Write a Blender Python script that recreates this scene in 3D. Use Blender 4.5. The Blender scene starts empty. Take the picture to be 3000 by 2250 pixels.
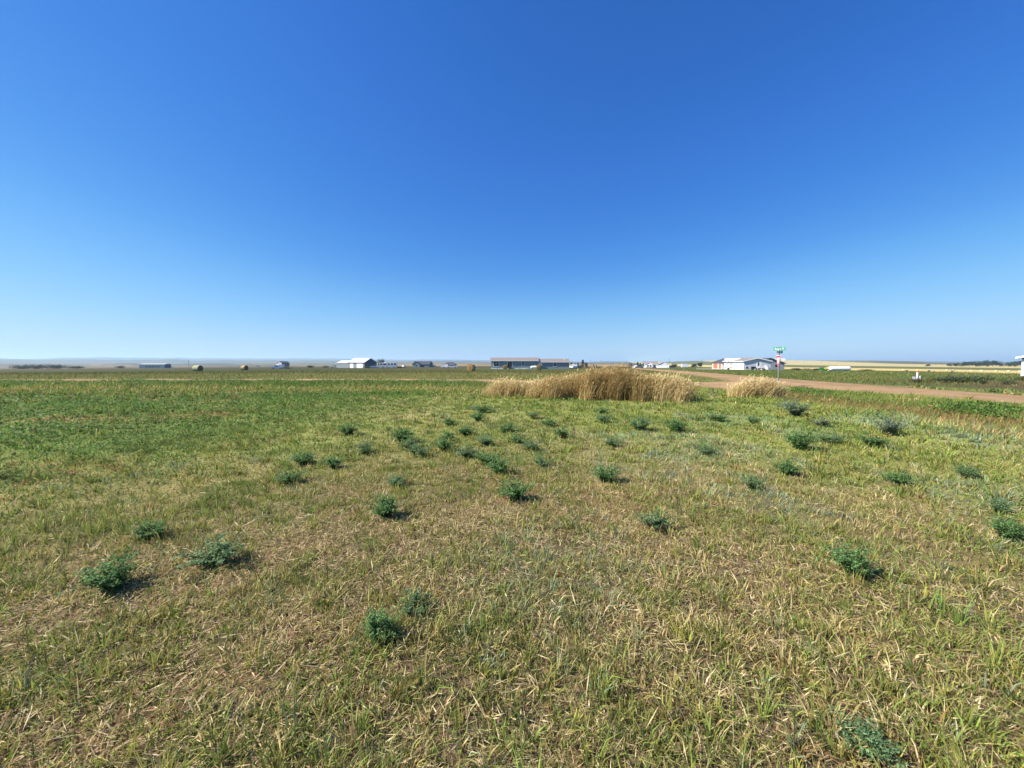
import bpy, math, random
import numpy as np
from mathutils import Matrix, Vector

random.seed(7)
rng = np.random.default_rng(11)
R = math.radians
scene = bpy.context.scene
COL = scene.collection

# ------------------------------------------------------------------ camera, sky, sun, exposure
EYE = 1.6
cam_data = bpy.data.cameras.new("camera")
cam_data.sensor_width = 36.0
cam_data.lens = 36.0 * 1127.0 / 3000.0
cam_data.clip_start = 0.05
cam_data.clip_end = 60000
cam = bpy.data.objects.new("camera", cam_data)
cam.location = (0, 0, EYE)
cam.rotation_euler = (R(90 - 3.30), 0, 0)
COL.objects.link(cam)
scene.camera = cam

SUN_AZ, SUN_EL = 260.0, 42.0          # clockwise from the view direction (+Y)
world = bpy.data.worlds.new("World")
scene.world = world
world.use_nodes = True
wn = world.node_tree.nodes
wl = world.node_tree.links
bg = wn["Background"]
sky = wn.new("ShaderNodeTexSky")
sky.sky_type = 'NISHITA'
sky.sun_disc = False
sky.sun_elevation = R(SUN_EL)
sky.sun_rotation = R(SUN_AZ)
sky.altitude = 600
sky.air_density = 1.0
sky.dust_density = 0.25
sky.ozone_density = 3.0
# the camera renders a clear sky deeper and bluer: one tone curve per channel on the whole sky
pre = wn.new("ShaderNodeVectorMath"); pre.operation = 'SCALE'; pre.inputs['Scale'].default_value = 0.1
crv = wn.new("ShaderNodeRGBCurve")
post = wn.new("ShaderNodeVectorMath"); post.operation = 'SCALE'; post.inputs['Scale'].default_value = 3.95
CURVES = ([(0,0),(.07,.014),(.10,.026),(.14,.042),(.19,.075),(.24,.125),(.35,.225),(.60,.40),(.83,.47),(1,.5)],
          [(0,0),(.13,.118),(.18,.165),(.23,.21),(.32,.305),(.40,.405),(.55,.54),(.77,.66),(.88,.69),(1,.71)],
          [(0,0),(.25,.465),(.33,.595),(.41,.675),(.53,.775),(.63,.85),(.78,.92),(1,.95)])
crv.mapping.extend = 'HORIZONTAL'
for ci, pts in enumerate(CURVES):
    cv = crv.mapping.curves[ci]
    cv.points[0].location = pts[0]; cv.points[1].location = pts[-1]
    for p in pts[1:-1]: cv.points.new(*p)
    for p in cv.points: p.handle_type = 'AUTO_CLAMPED'
crv.mapping.update()
wl.new(sky.outputs[0], pre.inputs[0]); wl.new(pre.outputs[0], crv.inputs['Color'])
wl.new(crv.outputs['Color'], post.inputs[0]); wl.new(post.outputs[0], bg.inputs[0])
bg.inputs[1].default_value = 0.13

sun_data = bpy.data.lights.new("sun", 'SUN')
sun_data.energy = 5.0
sun_data.angle = R(0.5)
sun_data.color = (1.0, 0.93, 0.82)
sun = bpy.data.objects.new("sun", sun_data)
_a, _e = R(SUN_AZ), R(SUN_EL)
to_sun = Vector((math.sin(_a) * math.cos(_e), math.cos(_a) * math.cos(_e), math.sin(_e)))
sun.rotation_euler = to_sun.to_track_quat('Z', 'Y').to_euler()
sun.location = (-40, -5, 40)
COL.objects.link(sun)

vs = scene.view_settings
vs.view_transform = 'Standard'
vs.look = 'None'
vs.exposure = 1.08
vs.gamma = 1.0
scene.cycles.max_bounces = 6
scene.cycles.volume_bounces = 1
scene.cycles.transparent_max_bounces = 8

# ------------------------------------------------------------------ helpers
def srgb(r, g, b):
    def f(v):
        v /= 255.0
        return v / 12.92 if v <= 0.04045 else ((v + 0.055) / 1.055) ** 2.4
    return (f(r), f(g), f(b))

def tag(o, label=None, cat=None, group=None, kind=None):
    if label: o['label'] = label
    if cat: o['category'] = cat
    if group: o['group'] = group
    if kind: o['kind'] = kind
    return o

def empty(name, loc, rz=0.0):
    o = bpy.data.objects.new(name, None)
    o.empty_display_size = 0.3
    o.location = loc
    o.rotation_euler = (0, 0, rz)
    COL.objects.link(o)
    return o

MATS = {}
def mat(name, col, rough=0.8, var=0.12, scale=6.0, bump=0.0, metal=0.0, spec=0.3, stretch=None):
    if name in MATS: return MATS[name]
    m = bpy.data.materials.new(name)
    m.use_nodes = True
    nt = m.node_tree; n = nt.nodes; l = nt.links
    b = n['Principled BSDF']
    b.inputs['Roughness'].default_value = rough
    b.inputs['Metallic'].default_value = metal
    b.inputs['Specular IOR Level'].default_value = spec
    tc = n.new('ShaderNodeTexCoord')
    mp = n.new('ShaderNodeMapping')
    if stretch: mp.inputs['Scale'].default_value = stretch
    l.new(tc.outputs['Object'], mp.inputs[0])
    nz = n.new('ShaderNodeTexNoise')
    nz.inputs['Scale'].default_value = scale
    nz.inputs['Detail'].default_value = 5
    l.new(mp.outputs[0], nz.inputs['Vector'])
    mr = n.new('ShaderNodeMapRange')
    mr.inputs['From Min'].default_value = 0.25
    mr.inputs['From Max'].default_value = 0.75
    mr.inputs['To Min'].default_value = 1 - var
    mr.inputs['To Max'].default_value = 1 + var
    l.new(nz.outputs[0], mr.inputs[0])
    vm = n.new('ShaderNodeVectorMath'); vm.operation = 'SCALE'
    vm.inputs[0].default_value = col
    l.new(mr.outputs[0], vm.inputs['Scale'])
    l.new(vm.outputs[0], b.inputs['Base Color'])
    if bump > 0:
        bp = n.new('ShaderNodeBump')
        bp.inputs['Strength'].default_value = bump
        bp.inputs['Distance'].default_value = 0.02
        l.new(nz.outputs[0], bp.inputs['Height'])
        l.new(bp.outputs[0], b.inputs['Normal'])
    MATS[name] = m
    return m

def siding(name, col, pitch=0.16):
    """lap siding: fine horizontal relief"""
    m = mat(name, col, rough=0.65, var=0.06, scale=1.5)
    nt = m.node_tree; n = nt.nodes; l = nt.links
    if 'lap' in n: return m
    tc = n.new('ShaderNodeTexCoord')
    sx = n.new('ShaderNodeSeparateXYZ'); l.new(tc.outputs['Object'], sx.inputs[0])
    d = n.new('ShaderNodeMath'); d.operation = 'DIVIDE'; d.inputs[1].default_value = pitch
    l.new(sx.outputs['Z'], d.inputs[0])
    f = n.new('ShaderNodeMath'); f.operation = 'FRACT'; f.name = 'lap'
    l.new(d.outputs[0], f.inputs[0])
    bp = n.new('ShaderNodeBump'); bp.inputs['Strength'].default_value = 0.5; bp.inputs['Distance'].default_value = 0.012
    bp.invert = True
    l.new(f.outputs[0], bp.inputs['Height'])
    l.new(bp.outputs[0], n['Principled BSDF'].inputs['Normal'])
    return m

class MB:
    def __init__(s): s.v = []; s.f = []
    def add(s, vs, fs):
        k = len(s.v); s.v += [tuple(p) for p in vs]; s.f += [tuple(k + i for i in q) for q in fs]; return s
    def box(s, x0, x1, y0, y1, z0, z1):
        return s.add([(x0,y0,z0),(x1,y0,z0),(x1,y1,z0),(x0,y1,z0),(x0,y0,z1),(x1,y0,z1),(x1,y1,z1),(x0,y1,z1)],
                     [(0,3,2,1),(4,5,6,7),(0,1,5,4),(1,2,6,5),(2,3,7,6),(3,0,4,7)])
    def prism(s, prof, axis, a, b):
        """2-D profile extruded from a to b; axis 'y': prof=(x,z); axis 'x': prof=(y,z)"""
        n = len(prof)
        mk = (lambda p, t: (p[0], t, p[1])) if axis == 'y' else (lambda p, t: (t, p[0], p[1]))
        vs = [mk(p, a) for p in prof] + [mk(p, b) for p in prof]
        fs = [tuple(range(n)), tuple(range(2*n-1, n-1, -1))]
        fs += [(i, i + n, (i+1) % n + n, (i+1) % n) for i in range(n)]
        return s.add(vs, fs)
    def lathe(s, prof, axis='z', seg=20, c=(0,0,0)):
        """profile (radius, height) turned around an axis, closed ends"""
        vs, fs = [], []
        for (r, h) in prof:
            for k in range(seg):
                a = 2*math.pi*k/seg
                p = (r*math.cos(a), r*math.sin(a), h)
                if axis == 'x': p = (h, r*math.cos(a), r*math.sin(a))
                if axis == 'y': p = (r*math.cos(a), h, r*math.sin(a))
                vs.append((p[0]+c[0], p[1]+c[1], p[2]+c[2]))
        m = len(prof)
        for j in range(m-1):
            for k in range(seg):
                fs.append((j*seg+k, j*seg+(k+1)%seg, (j+1)*seg+(k+1)%seg, (j+1)*seg+k))
        fs.append(tuple(range(seg-1, -1, -1))); fs.append(tuple(range((m-1)*seg, m*seg)))
        return s.add(vs, fs)
    def tube(s, p0, p1, r0, r1=None, seg=8):
        r1 = r0 if r1 is None else r1
        p0, p1 = Vector(p0), Vector(p1)
        d = (p1-p0).normalized()
        u = d.orthogonal().normalized(); w = d.cross(u)
        vs = []
        for p, r in ((p0, r0), (p1, r1)):
            for k in range(seg):
                a = 2*math.pi*k/seg
                vs.append(p + u*r*math.cos(a) + w*r*math.sin(a))
        fs = [(k, (k+1)%seg, (k+1)%seg+seg, k+seg) for k in range(seg)]
        fs += [tuple(range(seg-1,-1,-1)), tuple(range(seg, 2*seg))]
        return s.add(vs, fs)
    def mesh(s, name, m, smooth=False):
        me = bpy.data.meshes.new(name)
        me.from_pydata(s.v, [], s.f)
        import bmesh
        b = bmesh.new(); b.from_mesh(me)
        bmesh.ops.recalc_face_normals(b, faces=b.faces)
        b.to_mesh(me); b.free()
        if smooth:
            for p in me.polygons: p.use_smooth = len(p.vertices) == 4
        me.materials.append(m)
        return me
    def build(s, name, m, parent=None, smooth=False, xf=None):
        if xf: s.v = [xf(p) for p in s.v]
        o = bpy.data.objects.new(name, s.mesh(name, m, smooth))
        COL.objects.link(o)
        if parent: o.parent = parent
        return o

def copy_tree(o, parent=None):
    c = o.copy(); COL.objects.link(c); c.parent = parent
    for ch in list(o.children): copy_tree(ch, c)
    return c

# ---- value noise in numpy
def _hash(ix, iy, seed):
    h = (ix.astype(np.int64)*374761393 + iy.astype(np.int64)*668265263 + seed*974711) & 0xFFFFFFFF
    h = ((h ^ (h >> 13))*1274126177) & 0xFFFFFFFF
    h = h ^ (h >> 16)
    return (h & 0xFFFF)/65535.0
def vnoise(x, y, sc, seed=0):
    x = np.asarray(x, float)/sc; y = np.asarray(y, float)/sc
    ix = np.floor(x); iy = np.floor(y); fx = x-ix; fy = y-iy
    fx = fx*fx*(3-2*fx); fy = fy*fy*(3-2*fy)
    a = _hash(ix, iy, seed); b = _hash(ix+1, iy, seed); c = _hash(ix, iy+1, seed); d = _hash(ix+1, iy+1, seed)
    return (a*(1-fx)+b*fx)*(1-fy)+(c*(1-fx)+d*fx)*fy
def fbm(x, y, sc, seed=0, o=4):
    s = 0; a = 0.5; t = 0
    for k in range(o):
        s = s + a*vnoise(x, y, sc/2**k, seed+17*k); t += a; a *= 0.55
    return s/t
def sst(a, b, x):
    t = np.clip((np.asarray(x, float)-a)/(b-a), 0, 1); return t*t*(3-2*t)

# ------------------------------------------------------------------ terrain
TZ = np.array([(0,0),(35,0),(80,-.4),(130,-.85),(150,-1.0),(290,-2.7),(360,-3.1),(560,-4.8),(1000,-6),(3000,-8),(60000,-8)])
def prof_tan(az, table):
    px = np.array([t[0] for t in table]); y = np.array([t[1] for t in table])
    a = np.degrees(np.arctan((px-1500)/1127.0))
    return np.interp(az, a, (1060-y)/1127.0*np.cos(np.radians(a)))
FAR = [(0,1049.5),(200,1048.5),(450,1048.5),(700,1049),(950,1050),(1150,1053),(1300,1054.5),(1450,1056.5),(1650,1058.5),(1900,1059),(2100,1059.5),(3000,1061)]
MID = [(0,1053.5),(300,1054.5),(700,1055),(1000,1056.5),(1300,1057),(1500,1059.5),(1700,1060),(2000,1061),(3000,1064)]
EAST = [(1850,1064),(1950,1060),(2010,1057.5),(2100,1055.5),(2300,1055),(2450,1056.5),(2600,1055.8),(2680,1058.5),(2740,1063),(3000,1066)]
def terrain(x, y):
    x = np.asarray(x, float); y = np.asarray(y, float)
    r = np.hypot(x, y)
    z = np.interp(r, TZ[:,0], TZ[:,1])
    az = np.degrees(np.arctan2(x, y))
    # the country on the left falls away into a wide valley beyond the near rim
    z = z - 42*sst(560, 2600, r)*(1-sst(-30, -13, az))*(az > -120)
    base = z
    def ridge(z, r0, tb, seed, amp, rmin=0):
        t = prof_tan(az, tb) + (vnoise(az+200, az*0, 2.4, seed)-.5)*amp + (vnoise(az+200, az*0, .8, seed+3)-.5)*amp*.35
        rr = r0*(1+.12*(vnoise(az+200, az*0, 6, seed+1)-.5))
        g = sst(rr*.62, rr, r)*(1-.75*sst(rr*1.02, rr*1.35, r))
        return np.maximum(z, base+np.maximum(t*r0+EYE-base, 0)*g)
    z = ridge(z, 9500, FAR, 5, .0026)
    z = ridge(z, 5200, MID, 9, .0030)
    z = np.where(r > 900, ridge(z, 2500, EAST, 13, .0018), z)
    # small bumps of the mown ground, faded out with distance
    z = z + (fbm(x, y, .9, 21, 3)-.5)*.06*(1-sst(6, 18, r)) + (fbm(x, y, 6, 25, 2)-.5)*.10*sst(3, 6, r)*(1-sst(14, 20, r))
    # shallow ditch on the near side of the gravel road
    z = z - .22*sst(10.5, 13.2, x)*(1-sst(15.2, 17.6, x))*(1-sst(26, 30, y))
    return z
def tz(x, y): return float(terrain(np.array([x]), np.array([y]))[0])

ROAD = np.array([(21.4,-40),(21.3,5),(21.3,16),(20.9,22),(21.6,30),(24.6,41),(28.2,54),(33.5,74),(42,115),(53,160),(75,240)])
ROAD_W = np.array([2.6,2.6,2.5,3.4,3.8,3.1,2.9,2.9,2.8,2.8,2.8])
SIDE = np.array([(19.5,28.2),(16.0,27.6),(12,27.3),(4,29.2),(-3,32.8),(-18,34.3),(-50,38.5),(-120,48)])
SIDE_W = np.array([4.0,2.9,2.0,1.8,1.8,1.7,1.6,1.6])
def dist_poly(x, y, P, W):
    best = np.full(np.shape(x), 1e9)
    for i in range(len(P)-1):
        a, b = P[i], P[i+1]; d = b-a
        t = np.clip(((x-a[0])*d[0]+(y-a[1])*d[1])/(d@d), 0, 1)
        q = np.hypot(x-a[0]-t*d[0], y-a[1]-t*d[1]) - (W[i]*(1-t)+W[i+1]*t)
        best = np.minimum(best, q)
    return best
def road_dist(x, y): return np.minimum(dist_poly(x, y, ROAD, ROAD_W), dist_poly(x, y, SIDE, SIDE_W))

# vegetation palette (base colours): straw, pale straw, brown, yellow-green, green, dark green, blue-green, russet
PAL = np.array([(.43,.33,.14),(.58,.47,.25),(.20,.125,.055),(.265,.275,.052),(.15,.23,.038),(.075,.14,.03),(.22,.30,.18),(.29,.14,.05)])
def veg(x, y):
    """share of each plant kind at a place -> (N,8)"""
    x = np.asarray(x, float); y = np.asarray(y, float)
    n = x.size
    P = np.zeros((n, 8))
    n1 = fbm(x, y, 2.6, 31); n2 = fbm(x, y, .7, 35); n3 = fbm(x, y, 7.0, 39, 3); n4 = fbm(x, y, 1.4, 43)
    base = np.array([.09,.06,.03,.40,.40,.07,.05,.01])
    P += base
    # drier / greener patches of the mown field
    dry = sst(.45,.68,.6*n1+.4*n2)
    nearby = 1-sst(2.5,6.5,y); dry = dry*(.55+.45*nearby); P[:,0] += .10*nearby; P[:,1] += .05*nearby; P[:,0] += .28*dry; P[:,1] += .18*dry; P[:,2] += .06*dry; P[:,3] *= 1-.45*dry; P[:,4] *= 1-.6*dry
    lush = sst(.47,.64,.6*n4+.4*n3)
    P[:,4] += .55*lush; P[:,3] += .20*lush
    # blue-green wheatgrass, thicker to the right
    blue = sst(.50,.68,n1*.5+n4*.5+.10*sst(1,7,x)-.06)*(1-sst(11,14,y))*sst(-2,1.5,x)
    P[:,6] += 1.0*blue
    # greener with distance in the field, up to the tall dry stand
    g = sst(5,14,y)*sst(-4,-1,x-.1*y)*(1-sst(10,12,x))
    P[:,4] += .45*g; P[:,3] += .28*g; P[:,5] += .06*g; P[:,0] *= 1-.45*g; P[:,1] *= 1-.5*g
    # unmown alfalfa to the left
    edge = -5.3+.16*(y-5)+1.2*(n3-.5)*2+.8*(n1-.5)
    alf = sst(-1.2,3.2,edge-x+3.0*(n4-.5))*sst(2.5,4.5,y)*(1-sst(19,22,y+3*(n3-.5)))
    A = np.array([.03,.0,.05,.17,.34,.40,.0,.005]); 
    r1 = sst(.60,.74,fbm(x,y,2.0,51)); A = A[None,:]*np.ones((n,1))
    rb = np.maximum(np.exp(-((x+12.2)/1.5)**2-((y-10.7)/.45)**2), np.maximum(np.exp(-((x+9.7)/.9)**2-((y-11.6)/.6)**2), np.exp(-((x+20)/4)**2-((y-19)/.8)**2)*.7))
    A[:,7] += .25*r1+1.0*rb; A[:,0] += .15*r1+.4*rb; A[:,5] *= 1-.8*rb; A[:,4] *= 1-.6*rb
    gg = np.maximum(sst(.55,.7,fbm(x,y,3.0,57)), np.exp(-((x+13.5)/3.0)**2-((y-12.8)/.9)**2)); A[:,4] += .4*gg
    P = P*(1-alf[:,None]) + A*alf[:,None]
    # pale yellow-green band before the roadside weeds
    b = sst(17.5,20.5,y+2*(n3-.5))*(1-sst(60,61,y))*(1-sst(9,11,x))
    B = np.array([.22,.06,.05,.42,.20,.03,.0,.05])
    P = P*(1-b[:,None]) + B*b[:,None]
    # dark roadside weeds
    w = np.maximum(sst(23,25,y+1.5*(n1-.5))*(1-sst(31.5,33,y))*(1-sst(11,13,x)),
                   sst(15.0,16.2,x+1.2*(n1-.5))*(1-sst(19,20,x))*(1-sst(24,26,y)))*sst(.33,.5,n1*.6+n2*.4)
    Wc = np.array([.05,.0,.04,.16,.42,.33,.0,.0])
    P = P*(1-w[:,None]) + Wc*w[:,None]
    # ditch: russet and brown grass, straw edge
    d = sst(10.6,11.6,x+.4*(n1-.5))*(1-sst(15.4,16.4,x+1.2*(n1-.5)))*(1-sst(24,27,y))
    D = np.array([.08,.0,.44,.08,.16,.14,.0,.10])
    P = P*(1-d[:,None]) + D*d[:,None]
    s = np.exp(-((x-10.55+.25*(n1-.5)-.035*(y-8))/.30)**2)*(1-sst(9.3,11,y))
    S = np.array([.70,.14,.10,.06,.0,.0,.0,.0])
    P = P*(1-s[:,None]) + S*s[:,None]
    # ---- beyond the roads
    far = sst(-.5,.5,y-36+.06*np.minimum(x,0)+0*x)*(1-sst(22,25,x-.28*np.maximum(y-34,0)*1.0))
    F = np.array([.16,.03,.10,.36,.26,.08,.0,.01])[None,:]*np.ones((n,1))
    q = sst(.5,.7,fbm(x,y*.45,14,61)); F[:,4] += .25*q; F[:,2] += .06*q
    P = P*(1-far[:,None]) + F*far[:,None]
    k = far*sst(56,64,y+6*(n3-.5)); K = np.array([.09,.0,.24,.24,.26,.14,.0,.03])
    P = P*(1-k[:,None]) + K*k[:,None]
    k = far*sst(84,92,y+4*(n3-.5))*sst(-18,-10,x)*(1-sst(34,40,x)); K = np.array([.05,.0,.08,.26,.42,.19,.0,.0])
    P = P*(1-k[:,None]) + K*k[:,None]
    lf = sst(-30,-60,x+.2*y)*far*sst(60,70,y); K = np.array([.08,.0,.18,.18,.30,.22,.0,.02])
    P = P*(1-.8*lf[:,None]) + .8*K*lf[:,None]
    # grass plots on the far side of the main road
    rt = sst(0,1.5,x-(25.2+.28*np.maximum(y-34,0)))*(1-sst(330,400,y))
    G = np.array([.09,.02,.05,.20,.42,.24,.0,.0])[None,:]*np.ones((n,1))
    q = sst(.48,.66,fbm(x,y,9,67)); G[:,0] += .25*q; G[:,3] += .25*q
    mown = sst(30,34,x)*(1-sst(33,37,y)); G = G*(1-mown[:,None]) + np.array([.16,.02,.34,.16,.20,.08,0,.05])*mown[:,None]
    P = P*(1-rt[:,None]) + G*rt[:,None]
    return P/P.sum(1, keepdims=True)

FIELD = dict(stubble=(.46,.365,.15), gold=(.26,.185,.08), olive=(.105,.11,.035), tan=(.165,.115,.058), dk=(.05,.06,.033), brown=(.105,.08,.04))
def ground_colour(x, y):
    x = np.asarray(x, float); y = np.asarray(y, float)
    r = np.hypot(x, y)
    c = veg(x, y) @ PAL
    thatch = np.array([.165,.112,.066])*(.75+.5*fbm(x,y,.35,71)[:,None])  # soil also darkened to carry the shade in gaps between blades
    n = fbm(x, y, 1.1, 75)
    red = sst(.60,.72,n)[:,None]; thatch = thatch*(1-.6*red) + np.array([.20,.10,.06])*.6*red
    c = c*(1-.45*sst(12, 34, r))[:,None]          # blades' self-shadowing put into the colour farther off, where blades thin out
    t = (sst(2.5, 10, r)*.85)[:,None]
    c = thatch*(1-t) + c*t
    # sward of the plots beyond the roads, read from afar
    fz = sst(34, 46, y)*(1-sst(20, 24, x-.28*np.maximum(y-34,0)))
    lf = sst(-6, -30, np.degrees(np.arctan2(x, y)))
    oc = np.array([.060,.052,.017])*(1-lf[:,None]) + np.array([.036,.046,.014])*lf[:,None]
    oc = oc*(.8+.4*fbm(x, y*.5, 18, 141))[:,None]
    q = (fz*sst(60, 80, y+8*(fbm(x,y,20,143)-.5))*.85)[:,None]
    lawn = (sst(88,94,y)*sst(-20,-12,x)*(1-sst(34,42,x))*.8)[:,None]
    oc = oc*(1-lawn) + np.array([.055,.075,.02])*lawn
    c = c*(1-q) + oc*q
    gz = (sst(0,3,x-(25.2+.28*np.maximum(y-34,0)))*.55)[:,None]
    c = c*(1-gz) + np.array([.042,.060,.018])*gz
    mw = (sst(29.5,31.5,x+1.5*(n-.5))*(1-sst(33,36,y))*sst(8,14,y)*.8)[:,None]
    c = c*(1-mw) + np.array([.085,.062,.028])*mw
    dt = (sst(10.9,11.9,x)*(1-sst(15.0,16.4,x))*(1-sst(24,27,y))*.7)[:,None]
    c = c*(1-dt) + np.array([.075,.055,.022])*dt
    # far country
    az = np.degrees(np.arctan2(x, y))
    bands = fbm(x*.35, y*1.0, 160, 81)
    def mix(a, b, t): t = np.asarray(t)[:,None]; return a*(1-t)+np.asarray(b)*t
    fc = mix(np.array(FIELD['tan'])*np.ones((x.size,3)), FIELD['brown'], sst(.42,.58,bands))
    fc = mix(fc, FIELD['gold'], sst(.52,.66,fbm(x*.4,y,420,85)))
    fc = mix(fc, FIELD['olive'], sst(.55,.63,fbm(x*.3,y,260,89))*.8)
    fc = mix(fc, FIELD['dk'], sst(.62,.68,fbm(x*.25,y,190,93))*sst(600,1100,r)*.8)
    fc = mix(fc, (.052,.050,.018), (1-sst(330,620,r))*.9)
    fc = mix(fc, (.06,.07,.045), sst(2000,4500,r)*.8)
    c = mix(c, fc, sst(200,330,r+30*(bands-.5))*(1-sst(20,60,x-.25*y)) + 0*r)
    # right hand strips: stubble, green crop, stubble, pasture
    e = x-.33*(y-80)+ .04*np.maximum(y-180,0)
    st = sst(101,106,e)
    c = mix(c, FIELD['stubble'], st)
    c = mix(c, FIELD['olive'], sst(215,225,e))
    c = mix(c, FIELD['stubble'], sst(430,450,e)*.85)
    c = mix(c, fc, sst(900,1000,e))
    c = mix(c, fc, sst(420,600,r)*(1-sst(20,60,x-.25*y)))
    return np.clip(c, 0, 1)

def tri_mesh(name, V, T, colour, material, smooth=False):
    me = bpy.data.meshes.new(name)
    nv, nt_ = len(V), len(T)
    me.vertices.add(nv); me.loops.add(nt_*3); me.polygons.add(nt_)
    me.vertices.foreach_set('co', np.ascontiguousarray(V, np.float32).ravel())
    me.loops.foreach_set('vertex_index', np.ascontiguousarray(T, np.int32).ravel())
    me.polygons.foreach_set('loop_start', np.arange(0, nt_*3, 3, dtype=np.int32))
    me.polygons.foreach_set('loop_total', np.full(nt_, 3, np.int32))
    if smooth: me.polygons.foreach_set('use_smooth', np.ones(nt_, bool))
    at = me.color_attributes.new('Col', 'FLOAT_COLOR', 'POINT')
    c4 = np.ones((nv, 4), np.float32); c4[:,:3] = colour
    at.data.foreach_set('color', c4.ravel())
    me.update(calc_edges=True)
    me.materials.append(material)
    return me

# ground material: attribute colour broken up by noise, with relief
def ground_material():
    m = bpy.data.materials.new("soil_and_thatch"); m.use_nodes = True
    nt = m.node_tree; n = nt.nodes; l = nt.links; b = n['Principled BSDF']
    b.inputs['Roughness'].default_value = 0.95; b.inputs['Specular IOR Level'].default_value = 0.1
    at = n.new('ShaderNodeAttribute'); at.attribute_name = 'Col'
    geo = n.new('ShaderNodeNewGeometry')
    def noise(scale, detail, stretch=None):
        mp = n.new('ShaderNodeMapping')
        if stretch: mp.inputs['Scale'].default_value = stretch
        l.new(geo.outputs['Position'], mp.inputs[0])
        z = n.new('ShaderNodeTexNoise'); z.inputs['Scale'].default_value = scale; z.inputs['Detail'].default_value = detail
        z.inputs['Roughness'].default_value = .65
        l.new(mp.outputs[0], z.inputs['Vector']); return z
    a = noise(38, 8); c = noise(1.1, 6, (1, .6, 1)); d = noise(.12, 6, (1, .5, 1))
    def rng_(z, lo, hi):
        q = n.new('ShaderNodeMapRange'); q.inputs['From Min'].default_value = .3; q.inputs['From Max'].default_value = .7
        q.inputs['To Min'].default_value = lo; q.inputs['To Max'].default_value = hi
        l.new(z.outputs[0], q.inputs[0]); return q
    m1 = n.new('ShaderNodeMath'); m1.operation = 'MULTIPLY'
    m2 = n.new('ShaderNodeMath'); m2.operation = 'MULTIPLY'
    l.new(rng_(a, .55, 1.45).outputs[0], m1.inputs[0]); l.new(rng_(c, .78, 1.22).outputs[0], m1.inputs[1])
    l.new(m1.outputs[0], m2.inputs[0]); l.new(rng_(d, .85, 1.15).outputs[0], m2.inputs[1])
    v = n.new('ShaderNodeVectorMath'); v.operation = 'SCALE'
    l.new(at.outputs['Color'], v.inputs[0]); l.new(m2.outputs[0], v.inputs['Scale'])
    l.new(v.outputs[0], b.inputs['Base Color'])
    bp = n.new('ShaderNodeBump'); bp.inputs['Strength'].default_value = .8; bp.inputs['Distance'].default_value = .03
    l.new(a.outputs[0], bp.inputs['Height']); l.new(bp.outputs[0], b.inputs['Normal'])
    return m
GROUND = ground_material()

def build_ground():
    rad = np.concatenate([[0.0], np.geomspace(.35, 300, 195), np.geomspace(306, 26000, 115)])
    a = np.concatenate([np.linspace(-64, 64, 470), np.linspace(66, 294, 58)])
    az = np.radians(a)
    rr, aa = np.meshgrid(rad, az, indexing='ij')
    x = (rr*np.sin(aa)).ravel(); y = (rr*np.cos(aa)).ravel()
    z = terrain(x, y)
    c = ground_colour(x, y)
    nr, na = rr.shape
    i, j = np.meshgrid(np.arange(nr-1), np.arange(na), indexing='ij')
    j2 = (j+1) % na
    q = np.stack([i*na+j, i*na+j2, (i+1)*na+j2, (i+1)*na+j], -1).reshape(-1, 4)
    T = np.concatenate([q[:,[0,2,1]], q[:,[0,3,2]]])
    o = bpy.data.objects.new("ground", tri_mesh("ground", np.stack([x,y,z],1), T, c, GROUND, True))
    COL.objects.link(o); tag(o, kind='structure')
build_ground()

def road_sheet(name, P, W, m, lift, step=.6):
    pts, ws, ts = [], [], []
    seg = np.hypot(*(P[1:]-P[:-1]).T); L = np.concatenate([[0], np.cumsum(seg)])
    s = np.arange(0, L[-1], step)
    # smooth centre line
    cx = np.interp(s, L, P[:,0]); cy = np.interp(s, L, P[:,1]); w = np.interp(s, L, W)
    k = np.ones(9)/9
    pad = lambda v: np.convolve(np.pad(v, 4, mode='edge'), k, 'valid')
    cx, cy, w = pad(cx), pad(cy), pad(w)
    dx, dy = np.gradient(cx), np.gradient(cy); ln = np.hypot(dx, dy); nx, ny = dy/ln, -dx/ln
    us = np.array([-1,-.8,-.55,-.3,-.1,.1,.3,.55,.8,1])
    V, C = [], []
    for u in us:
        ww = w*u*(1+ (abs(u)==1)*.16*(fbm(cx*1.0+u*50, cy, 2.2, 97)-.5)*2)
        x = cx+nx*ww; y = cy+ny*ww
        z = terrain(x, y)+lift+.06*(1-u*u) - (abs(u)==1)*.045
        V.append(np.stack([x,y,z],1))
        track = math.exp(-((abs(u)-.42)/.16)**2)
        f = fbm(x, y, 3, 99)[:,None]
        base = np.array([.275,.18,.094])*(.82+.36*f)
        C.append(base*(1+.16*track) - np.array([.03,.02,.02])*(abs(u)==1))
    n = len(s); V = np.stack(V, 1).reshape(-1,3); C = np.stack(C,1).reshape(-1,3)
    m_ = len(us); i, j = np.meshgrid(np.arange(n-1), np.arange(m_-1), indexing='ij')
    q = np.stack([i*m_+j, i*m_+j+1, (i+1)*m_+j+1, (i+1)*m_+j], -1).reshape(-1,4)
    T = np.concatenate([q[:,[0,1,2]], q[:,[0,2,3]]])
    o = bpy.data.objects.new(name, tri_mesh(name, V, T, C, m, True)); COL.objects.link(o)
    return tag(o, kind='structure')
road_sheet("gravel_road", ROAD, ROAD_W, GROUND, .034)
road_sheet("side_road", SIDE, SIDE_W, GROUND, .026)

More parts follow.
